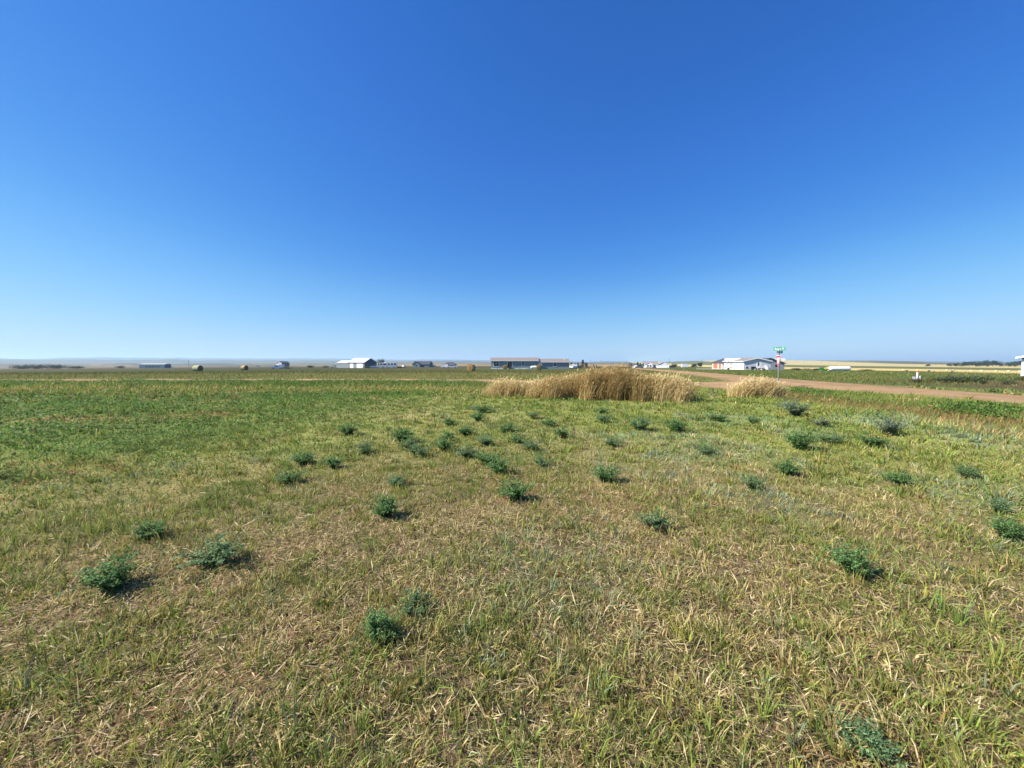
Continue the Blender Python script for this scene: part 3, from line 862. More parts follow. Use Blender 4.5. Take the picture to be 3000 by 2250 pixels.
# ------------------------------------------------------------------ vehicles
def wheel(root, x, y, r, w=.22):
    t = MB().lathe([(r*.75,-w/2),(r,-w/2+.03),(r,w/2-.03),(r*.75,w/2)], 'y', 16, (x, y, r)).build('wheel', M['rubber'], root, True)
    MB().lathe([(r*.55,-w/2-.01),(r*.55,w/2+.01)], 'y', 12, (x, y, r)).build('rim', M['carsilver'], t)
def car(x, y, rz, paint, label, kind='sedan', group=None):
    r = ground_root('pickup_truck' if kind == 'pickup' else 'parked_car', x, y, rz, .02)
    tag(r, label, 'pickup' if kind == 'pickup' else 'car', group)
    if kind == 'pickup':
        body = [(-2.8,.45),(2.8,.45),(2.85,.8),(2.7,1.08),(1.35,1.15),(.75,1.85),(-.85,1.88),(-1.0,1.15),(-2.8,1.15)]; hw = .95; L = (-1.85, 1.85)
        win = [(.72,1.74),(1.18,1.2),(-.8,1.2),(-.75,1.74)]
    elif kind == 'suv':
        body = [(-2.3,.4),(2.3,.4),(2.32,.85),(2.1,1.05),(1.1,1.12),(.45,1.72),(-2.05,1.75),(-2.3,1.05)]; hw = .92; L = (-1.4, 1.45)
        win = [(.42,1.62),(.95,1.16),(-2.05,1.16),(-1.95,1.62)]
    else:
        body = [(-2.25,.35),(2.25,.35),(2.25,.75),(1.2,.92),(.45,1.38),(-.9,1.4),(-1.6,1.0),(-2.25,.95)]; hw = .88; L = (-1.35, 1.4)
        win = [(.42,1.31),(1.0,.98),(-1.45,1.0),(-.9,1.33)]
    MB().prism(body, 'y', -hw, hw).build('body', paint, r)
    for s in (-1, 1):
        MB().prism(win, 'y', s*hw-.01+.0*s, s*hw+.012*s).build('side_window', M['glass'], r)
        for xx in L: wheel(r, xx, s*(hw-.08), .36)
        MB().box(body[1][0]-.02, body[1][0]+.06, s*hw*.62-.16, s*hw*.62+.16, .68, .82).build('headlight', M['signwhite'], r)
    return r
def box_trailer(x, y, rz, L, H, label, W=2.2):
    r = ground_root('box_trailer', x, y, rz, .02)
    tag(r, label, 'trailer')
    MB().box(-L/2, L/2, -W/2, W/2, .45, H).build('box', M['carwhite'], r)
    for z in (.46, H-.08): MB().box(-L/2-.02, L/2+.02, -W/2-.02, W/2+.02, z-.04, z+.04).build('edge_trim', M['carsilver'], r)
    for s in (-1, 1): wheel(r, -.3, s*(W/2+.02), .34); wheel(r, .45, s*(W/2+.02), .34)
    MB().tube((L/2, 0, .5), (L/2+1.2, 0, .45), .06).build('tow_bar', M['black'], r)
    return r
def motorhome(x, y, rz, label):
    r = ground_root('motorhome', x, y, rz, .02)
    tag(r, label, 'motorhome')
    MB().prism([(-4.6,.5),(4.5,.5),(4.6,1.3),(4.35,3.05),(-4.6,3.1)], 'y', -1.2, 1.2).build('body', M['carwhite'], r)
    MB().prism([(3.2,1.7),(4.35,1.7),(4.2,2.7),(3.2,2.7)], 'y', -1.215, -1.203).build('cab_window', M['glass'], r)
    for a, w in ((-4.2,1.2),(-2.6,1.6),(.0,1.0),(1.6,1.1)):
        MB().box(a, a+w, -1.215, -1.203, 1.75, 2.6).build('side_window', M['glass'], r)
    MB().box(-4.55, 4.45, -1.213, -1.202, 1.05, 1.22).build('stripe', M['steel_navy'], r)
    MB().box(-.95, -.35, -1.216, -1.203, .7, 2.5).build('door', M['carsilver'], r)
    MB().box(-2.4, -1.3, -.4, .4, 3.08, 3.4).build('roof_unit', M['carwhite'], r)
    for xx in (-2.7, 3.0):
        for s in (-1, 1): wheel(r, xx, s*1.1, .45, .26)
motorhome(-68.0, 212, 4, 'white and blue motorhome parked on grass between the workshop and slate house')
car(-87, 244, 10, M['carwhite'], 'white pickup parked between the workshop and the motorhome'.replace('between the workshop and the motorhome','half hidden in brush by the workshop'), 'pickup')
car(-131.5, 286, 20, M['carwhite'], 'white truck parked at the pale end of the steel workshop', 'pickup')
box_trailer(-36.0, 205, 2, 3.4, 2.1, 'white box trailer parked beside the white pickup truck')
car(-31.8, 204, 4, M['carwhite'], 'white pickup truck beside the white box trailer', 'pickup')
car(-68.5, 340, 0, M['carwhite'], 'small white car beside the slate house', 'suv')
car(-84.0, 300, 80, M['carwhite'], 'white car on the grass before the slate house', 'suv')
car(25.8, 162, 100, M['carwhite'], 'white suv parked at the garage end of the blue-grey home', 'suv')
car(29.6, 168, 60, M['cardark'], 'dark car parked past the white suv by the blue-grey home', 'sedan')
car(55.0, 168, 20, M['carsilver'], 'pale silver car among tall weeds beyond the spruces', 'sedan')
car(124, 298, 10, M['cardark'], 'dark suv parked beside the white ranch house', 'suv')
box_trailer(134, 299, -5, 4.6, 3.0, 'white box trailer parked on grass past the white ranch house')
car(-342, 520, 20, M['carwhite'], 'white van parked before the two-storey house', 'suv')
box_trailer(-312, 522, 10, 6.0, 3.0, 'white trailer parked behind the two-storey house'.replace('behind','beside'))
car(-127, 208, 10, M['carwhite'], 'white flatbed pickup on the hayfield near a dark brush pile', 'pickup')
car(-460, 520, 10, M['carwhite'], 'white van out on the plain beyond the long steel shed', 'suv')

def mower():
    r = ground_root('lawn_mower', 73.8, 91, 160, .01)
    tag(r, 'green riding lawn mower parked by the large white propane tank', 'mower')
    MB().prism([(.1,.45),(1.0,.45),(1.02,.75),(.9,.95),(.15,.95)], 'y', -.3, .3).build('hood', M['tractor'], r)
    MB().box(-.85, .15, -.35, .35, .4, .62).build('chassis', M['tractor'], r)
    MB().box(-.55, -.05, -.25, .25, .62, .78).build('seat', M['yellow'], r)
    MB().prism([(-.62,.7),(-.5,.7),(-.56,1.2),(-.68,1.2)], 'y', -.25, .25).build('seat_back', M['yellow'], r)
    MB().tube((.25,0,.9),(.05,0,1.25), .02).build('steering_column', M['black'], r)
    MB().lathe([(.19,-.015),(.19,.015)], 'z', 16, (.03,0,1.26)).build('steering_wheel', M['black'], r)
    MB().box(-.35, .45, -.62, .62, .14, .34).build('mowing_deck', M['tractor'], r)
    for s in (-1, 1):
        wheel(r, .8, s*.42, .24, .16); wheel(r, -.6, s*.45, .34, .24)
mower()

# ------------------------------------------------------------------ signs and markers
def text_mesh(txt, size):
    cu = bpy.data.curves.new('lettering', 'FONT'); cu.body = txt; cu.size = size
    cu.align_x = 'CENTER'; cu.align_y = 'CENTER'; cu.extrude = .0015; cu.offset = .0
    t = bpy.data.objects.new('lettering_src', cu); COL.objects.link(t)
    dg = bpy.context.evaluated_depsgraph_get()
    me = bpy.data.meshes.new_from_object(t.evaluated_get(dg))
    bpy.data.objects.remove(t); bpy.data.curves.remove(cu)
    return me
def road_sign():
    x, y = 16.7, 24.1
    r = ground_root('road_sign', x, y, 0, .02)
    r['label'] = 'yield sign on a grey steel post with green street name blades on top'; r['category'] = 'road sign'
    p = MB().prism([(-.035,-.02),(-.02,.03),(.02,.03),(.035,-.02),(.02,-.02),(.012,.018),(-.012,.018),(-.02,-.02)], 'y', 0, 2.32)
    p.v = [(a, c, b) for (a, b, c) in p.v]
    post = p.build('post', M['galv'], r); post.rotation_euler = (0, 0, R(20))
    def blade(z, yaw, L, H, m, txt, nm):
        e = MB().box(-L/2, L/2, -.004, .004, -H/2, H/2).build(nm, m, r)
        e.location = (0, 0, z); e.rotation_euler = (0, 0, yaw)
        if txt:
            me = text_mesh(txt, .165); me.materials.append(M['signwhite'])
            for s in (0, 1):
                o = bpy.data.objects.new('lettering', me); COL.objects.link(o); o.parent = e
                o.rotation_euler = (R(90), 0, math.pi*s); o.location = (0, -.0065 if s == 0 else .0065, -.005)
        return e
    view = -math.atan2(x, y)                       # yaw that faces the field
    blade(2.50, view-R(30), .70, .20, M['signgreen'], 'Ruger Pl', 'street_name_blade')
    lo = blade(2.30, view-R(30)+R(90), .62, .15, M['signpale'], None, 'cross_street_blade')  # green blade coloured pale to carry the glare on it
    MB().box(.20, .33, -.0064, -.0044, -.085, .085).build('green_end', M['signgreen'], lo)
    MB().box(-.02, .02, -.02, .02, 2.2, 2.62).build('bracket', M['galv'], r)
    # yield triangle, facing the side traffic
    y_ = empty('yield_face', (0, 0, 0)); y_.parent = r
    bpy.data.objects.remove(y_)
    s = .92; h = s*math.sqrt(3)/2
    def tri(k, cz=0.0): return [(-s/2*k, cz+h/3*k), (s/2*k, cz+h/3*k), (0, cz-2*h/3*k)]
    def plate(k, y0, y1, m, nm, par, cz=0.0):
        q = MB().prism(tri(k, cz), 'y', y0, y1).build(nm, m, par); return q
    a = plate(1.0, -.004, 0, M['signwhite'], 'yield_plate', r)
    a.location = (0, 0, 1.84); a.rotation_euler = (0, 0, view-R(73)); 
    plate(.93, -.0065, -.0045, M['signred'], 'red_triangle', a)
    plate(.52, -.009, -.0068, M['signwhite'], 'white_triangle', a, -.01)
    a.location = (-.045*math.cos(0), -.0, 1.82)
road_sign()

def marker_post():
    x, y = 35.0, 33.2
    r = ground_root('marker_post', x, y, 0, .05)
    tag(r, 'white utility marker post with an orange cap beside the gravel road', 'marker post')
    MB().lathe([(.06,0),(.06,.86),(.055,.87)], 'z', 14).build('post', M['tank'], r, True)
    MB().lathe([(.068,.87),(.068,1.0),(.05,1.03),(.01,1.04)], 'z', 14).build('cap', M['orange'], r, True)
    r2 = ground_root('marker_stake', 36.1, 34.0, 0, .05)
    tag(r2, 'short white stake beside the orange-capped marker post', 'stake')
    MB().box(-.045, .045, -.02, .02, 0, .48).prism([(-.045,.48),(.045,.48),(0,.55)], 'y', -.02, .02).build('stake', M['tank'], r2)
    r3 = ground_root('utility_pedestal', 35.75, 34.1, 10, .05)
    tag(r3, 'small dark grey utility pedestal between the marker post and white stake', 'utility box')
    MB().box(-.13,.13,-.13,.13,0,.5).build('cabinet', M['galv'], r3); MB().box(-.15,.15,-.15,.15,.5,.56).build('lid', M['dark'], r3)
marker_post()

def white_box(x, y, w, h, lab):
    r = ground_root('bucket', x, y, 0, .02); tag(r, lab, 'bucket', 'white buckets at the field edge')
    MB().lathe([(w*.42,0),(w*.5,h),(w*.53,h),(w*.53,h+.03),(w*.45,h+.03)], 'z', 14).build('pail', M['tank'], r, True)
    MB().tube((-w*.53,0,h*.95),(0,0,h+.18),.008).tube((0,0,h+.18),(w*.53,0,h*.95),.008).build('handle', M['galv'], r)
for (x, y) in ((99.5,97),(103.5,95.5),(107.0,93.5)): white_box(x, y, .45, .5, 'white plastic bucket in the row at the edge of the stubble')

# yard clutter at the grey home
def at_hb(name, u, w, label, cat):
    x, y = hb(u, w); r = ground_root(name, x, y, -8, .02); tag(r, label, cat); return r
r = at_hb('waste_bin', 2.2, -1.2, 'black wheeled waste bin against the grey gable wall', 'bin')
MB().prism([(-.26,.05),(.26,.05),(.33,1.0),(-.33,1.0)], 'y', -.35, .35).build('body', M['black'], r)
MB().box(-.37, .37, -.4, .42, 1.0, 1.08).build('lid', M['black'], r)
for s in (-.3, .3): wheel(r, s, .38, .13, .08)
r = at_hb('patio_chair', .8, -1.0, 'dark patio chair by the corner of the grey gable wall', 'chair')
MB().box(-.3,.3,-.3,.3,.4,.46).build('seat', M['black'], r); MB().box(-.3,.3,.26,.32,.46,1.0).build('backrest', M['black'], r)
for sx in (-.27,.27):
    for sy in (-.27,.27): MB().tube((sx,sy,0),(sx,sy,.42),.025).build('leg', M['black'], r)
r = at_hb('barbecue', 2.95, -1.1, 'round black barbecue next to the waste bin', 'barbecue')
MB().lathe([(.05,.5),(.3,.6),(.34,.78),(.3,.95),(.05,1.05)], 'z', 16).build('kettle', M['black'], r, True)
for k in range(3):
    a = k*2.094; MB().tube((.15*math.cos(a),.15*math.sin(a),.55),(.32*math.cos(a),.32*math.sin(a),0),.02).build('leg', M['galv'], r)
r = at_hb('white_stake', 3.3, -2.2, 'white stake in the lawn before the grey gable wall', 'stake')
MB().box(-.06,.06,-.04,.04,0,.85).prism([(-.06,.85),(.06,.85),(0,.95)], 'y', -.04, .04).build('stake', M['tank'], r)
r = at_hb('ball', 4.2, -2.6, 'white ball on the lawn below the end landing', 'ball')
MB().lathe([(.01,0),(.1,.03),(.16,.09),(.18,.18),(.16,.27),(.1,.33),(.01,.36)], 'z', 16).build('shell', M['tank'], r, True)
for k, (u, t) in enumerate(((6.35,.2),(6.75,.12),(7.15,.25))):
    r = at_hb('leaning_panel', u, -.55, ['white panel leaning on the grey wall next to the landing','pale green panel leaning between two others on the grey wall','grey panel leaning on the grey wall, farthest from the landing'][k], 'panel')
    MB().prism([(-.5,0),(-.44,0),(.30,1.25+t),(.24,1.25+t)], 'x', -.17, .17).build('board', [M['white'], M['signpale'], M['galv']][k], r)
r = at_hb('utility_meter', 12.0, 8.0, 'small white meter cabinet on the grass before the grey garage', 'utility box')
MB().box(-.16,.16,-.1,.1,.3,.85).build('cabinet', M['tank'], r); MB().box(-.05,.05,-.05,.05,0,.3).build('post', M['galv'], r)

# power poles on the horizon
def power_pole(x, y):
    r = ground_root('power_pole', x, y, 0, .3); tag(r, 'wooden power pole standing alone on the far plain', 'power pole', 'power poles on the far plain')
    MB().tube((0,0,0),(0,0,11),.22,.16,8).build('pole', M['bark'], r)
    MB().box(-1.3,1.3,-.08,.08,10.1,10.3).build('crossarm', M['bark'], r)
    for q in (-1.1,0,1.1): MB().lathe([(.06,10.3),(.09,10.4),(.05,10.5)], 'z', 8, (q,0,0)).build('insulator', M['galv'], r)
for (x, y) in ((245,600),(155,760),(335,680),(560,1130),(-470,560),(-330,950)): power_pole(x, y)

# ------------------------------------------------------------------ vegetation builders
def blade_arrays(x, y, z, h, w, lean, ldir, col, segs=2, tipcol=None, face=None):
    n = x.size
    face = rng.uniform(0, math.pi, n) if face is None else face
    fx, fy = np.cos(face), np.sin(face); lx, ly = np.cos(ldir), np.sin(ldir)
    V, C = [], []
    for s in range(segs+1):
        t = s/segs
        off = h*lean*t**1.8
        up = h*t*np.sqrt(np.clip(1-(.75*lean*t)**2, .05, 1))
        cx, cy, cz = x+lx*off, y+ly*off, z+up
        hw = .5*w*(1-t*t*.75) if s < segs else None
        cc = col if tipcol is None else col*(1-t)+tipcol*t
        if s < segs:
            V += [np.stack([cx-fx*hw, cy-fy*hw, cz],1), np.stack([cx+fx*hw, cy+fy*hw, cz],1)]; C += [cc, cc]
        else:
            V += [np.stack([cx, cy, cz],1)]; C += [cc]
    k = 2*segs+1
    V = np.stack(V,1).reshape(-1,3); C = np.stack(C,1).reshape(-1,3)
    b = (np.arange(n)*k)[:,None]
    T = []
    for s in range(segs-1):
        T += [b+np.array([[2*s,2*s+1,2*s+3]]), b+np.array([[2*s,2*s+3,2*s+2]])]
    T += [b+np.array([[2*segs-2,2*segs-1,2*segs]])]
    T = np.stack(T,1).reshape(-1,3)
    return V, T, C
def leaf_arrays(x, y, z, ln, wd, col, tilt=None, yaw=None):
    """rhombic leaflets folded about the midrib, 2 triangles each"""
    n = x.size
    yaw = rng.uniform(0, 2*math.pi, n) if yaw is None else yaw
    tilt = rng.normal(.25, .45, n) if tilt is None else tilt
    dx, dy, dz = np.cos(yaw)*np.cos(tilt), np.sin(yaw)*np.cos(tilt), np.sin(tilt)
    roll = rng.normal(0, .5, n)
    sx, sy, sz = -np.sin(yaw)*np.cos(roll), np.cos(yaw)*np.cos(roll), np.sin(roll)
    p = np.stack([x,y,z],1); d = np.stack([dx,dy,dz],1); s = np.stack([sx,sy,sz],1)
    L = ln[:,None]; W = wd[:,None]
    V = np.stack([p, p+d*L*.5+s*W*.5, p+d*L, p+d*L*.5-s*W*.5],1).reshape(-1,3)
    b = (np.arange(n)*4)[:,None]
    T = np.stack([b+np.array([[0,1,2]]), b+np.array([[0,2,3]])],1).reshape(-1,3)
    C = np.repeat(col, 4, 0)
    return V, T, C
def join(parts):
    V, T, C, k = [], [], [], 0
    for v, t, c in parts:
        V.append(v); T.append(t+k); C.append(c); k += len(v)
    return np.concatenate(V), np.concatenate(T), np.concatenate(C)
def veg_object(name, parts, m, parent=None):
    V, T, C = join(parts)
    o = bpy.data.objects.new(name, tri_mesh(name, V, T, np.clip(C,0,1), m)); COL.objects.link(o)
    if parent: o.parent = parent; o['kind'] = 'stuff'
    return o
def wedge(r0, r1, n, half=60.0, back=.9):
    r = np.sqrt(rng.uniform(r0*r0, r1*r1, n)); a = np.radians(rng.uniform(-half, half, n))
    return r*np.sin(a), r*np.cos(a)-back
def pick_colour(x, y, jit=.22):
    P = veg(x, y); cs = P.cumsum(1); k = (rng.random(x.size)[:,None] > cs).sum(1).clip(0, 7)
    c = PAL[k]*(1+rng.normal(0, jit, (x.size,1))).clip(.45,1.7)*(1+rng.normal(0,.05,(x.size,3)))
    return c, k
WIND = R(10)

# ---- mown field grass: tufts and single blades, finer close by
def field_grass():
    parts = []
    bands = [(.6,2.2,44000,.0048,.86),(2.2,4,90000,.0056,.84),(4,7,125000,.0064,.78),(7,11,86000,.0105,.85),(11,17,66000,.0175,1.0),(17,26,52000,.030,1.3),(26,36,26000,.045,1.4)]
    for (r0, r1, n, w, hs_) in bands:
        nt_ = n//22
        tx, ty = wedge(r0, r1, nt_)
        # blades of a tuft share colour kind, spread outwards
        cnt = rng.integers(8, 30, nt_)
        idx = np.repeat(np.arange(nt_), cnt)[: int(n*.62)]
        sp = (.018+.030*rng.random(nt_))*(1+.10*r1)
        a = rng.uniform(0, 2*math.pi, idx.size); q = np.abs(rng.normal(0, 1, idx.size))
        x = tx[idx]+np.cos(a)*q*sp[idx]; y = ty[idx]+np.sin(a)*q*sp[idx]
        tc, tk = pick_colour(tx, ty, .2)
        c = tc[idx]*(1+rng.normal(0,.22,(idx.size,1))).clip(.5,1.6)
        own, ok = pick_colour(x, y)
        sw = rng.random(idx.size) < .25; c[sw] = own[sw]
        th = rng.lognormal(math.log(.075), .42, nt_).clip(.03,.20)*np.where((tk==4)|(tk==3)|(tk==6), 1.15, .85)
        h = th[idx]*rng.uniform(.55,1.25,idx.size)
        lean = (.30+.42*q+rng.normal(0,.25,idx.size)).clip(.02,1.25)
        ld = a+rng.normal(0,.5,idx.size)
        # singles
        m_ = n-idx.size
        x2, y2 = wedge(r0, r1, m_); c2, k2 = pick_colour(x2, y2)
        h2 = rng.lognormal(math.log(.05), .5, m_).clip(.015,.17); l2 = np.abs(rng.normal(.75,.4,m_)).clip(0,1.3); d2 = rng.uniform(0,2*math.pi,m_)
        x = np.concatenate([x,x2]); y = np.concatenate([y,y2]); h = np.concatenate([h,h2])*hs_; lean = np.concatenate([lean,l2]); ld = np.concatenate([ld,d2]); c = np.concatenate([c,c2])
        # thin where the ground is bare or alfalfa takes over
        bare = sst(.56,.70,fbm(x,y,1.1,75)*.6+fbm(x,y,.45,103)*.4)
        keep = (rng.random(x.size) > .55*bare*(1-sst(7,14,np.hypot(x,y)))) & (road_dist(x,y) > .05)
        x,y,h,lean,ld,c = x[keep],y[keep],h[keep],lean[keep],ld[keep],c[keep]
        h = h*(.75+.6*fbm(x,y,1.7,107))
        z = terrain(x,y)-.004
        ww = w*rng.uniform(.6,1.5,x.size)
        tip = c*.75+np.array([.42,.34,.16])*.25
        parts.append(blade_arrays(x,y,z,h,ww,lean,ld,c,2,tip))
    o = veg_object('grass', parts, GRASS)
    tag(o, 'short mown grass mixed of green and straw blades covering the field', 'grass', kind='stuff')
field_grass()

# ---- dead straw lying flat between the tufts
def litter():
    parts = []
    for (r0,r1,n,w,ln) in ((.6,2.5,52000,.0036,.05),(2.5,5,74000,.0046,.06),(5,9,26000,.006,.07)):
        x,y = wedge(r0,r1,n)
        bare = fbm(x,y,1.1,75)*.6+fbm(x,y,.45,103)*.4
        keep = rng.random(n) < (.5+.5*sst(.45,.62,bare)); x,y = x[keep],y[keep]; n = x.size
        L = ln*rng.lognormal(0,.4,n); W = w*rng.uniform(.6,1.5,n)
        pal = np.array([(.54,.43,.23),(.42,.32,.16),(.24,.16,.08),(.58,.48,.29),(.36,.34,.11)])
        c = pal[rng.integers(0,5,n)]*(1+rng.normal(0,.15,(n,1))).clip(.5,1.5)
        z = terrain(x,y)+rng.uniform(.002,.032,n)
        parts.append(leaf_arrays(x,y,z,L,W,c,tilt=rng.normal(.05,.30,n)))
    o = veg_object('straw_litter', parts, DRY)
    tag(o, 'dead pale straw lying flat on the soil between grass tufts', 'straw', kind='stuff')
litter()

# ---- unmown alfalfa on the left, leaf by leaf
def alfalfa_cover():
    parts = []
    for (r0,r1,n,ln) in ((3,7,60000,.020),(7,13,90000,.034),(13,22,80000,.060),(22,34,60000,.085)):
        x,y = wedge(r0,r1,n)
        edge = -5.3+.16*(y-5)+1.2*(fbm(x,y,7.0,39,3)-.5)*2+.8*(fbm(x,y,2.6,31)-.5)
        cl = fbm(x,y,.8,111)
        pr = (1-.85*np.exp(-((x+12.2)/1.5)**2-((y-10.7)/.45)**2))*sst(-1.4,3.0,edge-x+3.0*(fbm(x,y,1.4,43)-.5))*sst(2.5,4.5,y)*(1-sst(20,23,y))*sst(.24,.46,cl)*(1-.8*sst(.60,.72,fbm(x,y,2.0,51)))
        sp = .42*sst(.53,.64,fbm(x,y,.9,113))*sst(4,8,y)*(1-sst(11,13,x))      # thin scatter elsewhere
        keep = rng.random(n) < np.maximum(pr, sp); x,y,cl = x[keep],y[keep],cl[keep]; n = x.size
        tall = np.exp(-((x+13.5)/3.0)**2-((y-12.8)/.9)**2); top = (.05+.16*sst(.35,.7,cl)+.22*tall)*(.8+.5*sst(.55,.7,fbm(x,y,3.0,57)))
        z = terrain(x,y)+top*rng.beta(2,1.2,n)
        c = np.array([.095,.18,.036])*(1+rng.normal(0,.28,(n,1))).clip(.4,1.9)
        lt = rng.random(n) < .18; c[lt] = np.array([.13,.19,.06])*(1+rng.normal(0,.2,(lt.sum(),1)))
        gg = sst(.55,.7,fbm(x,y,3.0,57))[:,None]; gg = np.maximum(gg, tall[:,None]); c = c*(1-.5*gg)+np.array([.085,.20,.03])*.5*gg
        L = ln*rng.uniform(.7,1.5,n)
        parts.append(leaf_arrays(x,y,z,L,L*.55,c))
    o = veg_object('alfalfa', parts, LEAF)
    tag(o, 'low dark green alfalfa covering the unmown part of the field', 'alfalfa', kind='stuff')
alfalfa_cover()

# ---- roadside weeds: dense leafy clumps along both roads
def roadside_weeds():
    parts = []
    n = 140000
    x = np.concatenate([rng.uniform(-48,14,n//2), rng.uniform(13.5,18.8,n//3), rng.uniform(25,60,n-n//2-n//3)])
    y = np.concatenate([rng.uniform(22,33.5,n//2), rng.uniform(5,25,n//3), rng.uniform(26,70,n-n//2-n//3)])
    rd = road_dist(x,y)
    n1 = fbm(x,y,2.6,31); cl = fbm(x,y,1.5,121)
    strip = np.maximum(sst(22.5,25.5,y+1.5*(n1-.5))*(1-sst(10.5,13,x)), sst(.44,.56,n1)*sst(14.6,16.2,x+2.2*(n1-.5))*(1-sst(23,25,y))*(x<20))
    right = .55*(x>25)*sst(1.0,2.5,x-(25.2+.28*np.maximum(y-34,0)))*sst(.47,.6,cl)*(1-sst(30,34,x)*(1-sst(33,36,y)))
    pr = np.maximum(strip*sst(.36,.56,cl), right)
    keep = (rng.random(n) < pr) & (rd > .15)
    x,y,cl,rd = x[keep],y[keep],cl[keep],rd[keep]; n = x.size
    top = (.06+.34*sst(.40,.75,cl))*(.2+.8*sst(.5,3.5,rd))*np.where(x>25,.75,1.0)
    z = terrain(x,y)+top*rng.beta(2,1.1,n)
    c = np.array([.085,.17,.030])*(1+rng.normal(0,.30,(n,1))).clip(.35,2.0)
    lt = rng.random(n) < .25; c[lt] = np.array([.15,.20,.06])*(1+rng.normal(0,.2,(lt.sum(),1)))
    L = np.where(x>25,.13,.085)*rng.uniform(.6,1.5,n)
    parts.append(leaf_arrays(x,y,z,L,L*.5,c,tilt=rng.normal(.5,.5,n)))
    o = veg_object('roadside_weeds', parts, LEAF)
    tag(o, 'thick green weeds growing in strips along the dirt roads', 'weeds', kind='stuff')
roadside_weeds()

# ---- rough grass in the ditch, verges and meadow beyond the road
def meadow_grass():
    parts = []
    def patch(x,y,h,w,n_lean):
        keep = road_dist(x,y) > .1
        x,y,h,w = x[keep],y[keep],h[keep],w[keep]
        c,k = pick_colour(x,y,.25)
        c = c*np.where((y>34)|(x>25), .66, 1.0)[:,None]
        z = terrain(x,y)-.01
        parts.append(blade_arrays(x,y,z,h,w,np.abs(rng.normal(n_lean,.25,x.size)),WIND+rng.normal(0,1.0,x.size),c,2))
    n = 60000
    x = rng.uniform(10,18.5,n); y = rng.uniform(4.5,26,n); patch(x,y,.15*rng.lognormal(0,.3,n)*(.6+.8*fbm(x,y,1.2,131)),.012*rng.uniform(.6,1.5,n),.6)
    n = 45000
    x = rng.uniform(-52,24,n); y = rng.uniform(18,33,n); patch(x,y,.20*rng.lognormal(0,.3,n)*(.5+.9*fbm(x,y,1.5,133))*(.25+.75*sst(0,3.5,road_dist(x,y))),.03*rng.uniform(.6,1.5,n),.45)
    n = 80000
    y = 34+ (rng.random(n)**1.3)*60; x = rng.uniform(-1.35,1.0,n)*y; patch(x,y,.20*rng.lognormal(0,.3,n)*(.5+.9*fbm(x,y,5,135))*(.25+.75*sst(0,3.5,road_dist(x,y))),.026*rng.uniform(.6,1.5,n)*(y/45),.5)
    n = 30000
    y = 26+ (rng.random(n)**1.3)*85; x = 25+.28*np.maximum(y-34,0)+rng.random(n)**1.4*70; patch(x,y,.20*rng.lognormal(0,.35,n)*(.5+.9*fbm(x,y,6,137)),.028*rng.uniform(.6,1.5,n)*(y/45),.5)
    o = veg_object('meadow_grass', parts, GRASS)
    tag(o, 'rough uncut grass on the verges and hayfield beyond the dirt road', 'grass', kind='stuff')
meadow_grass()

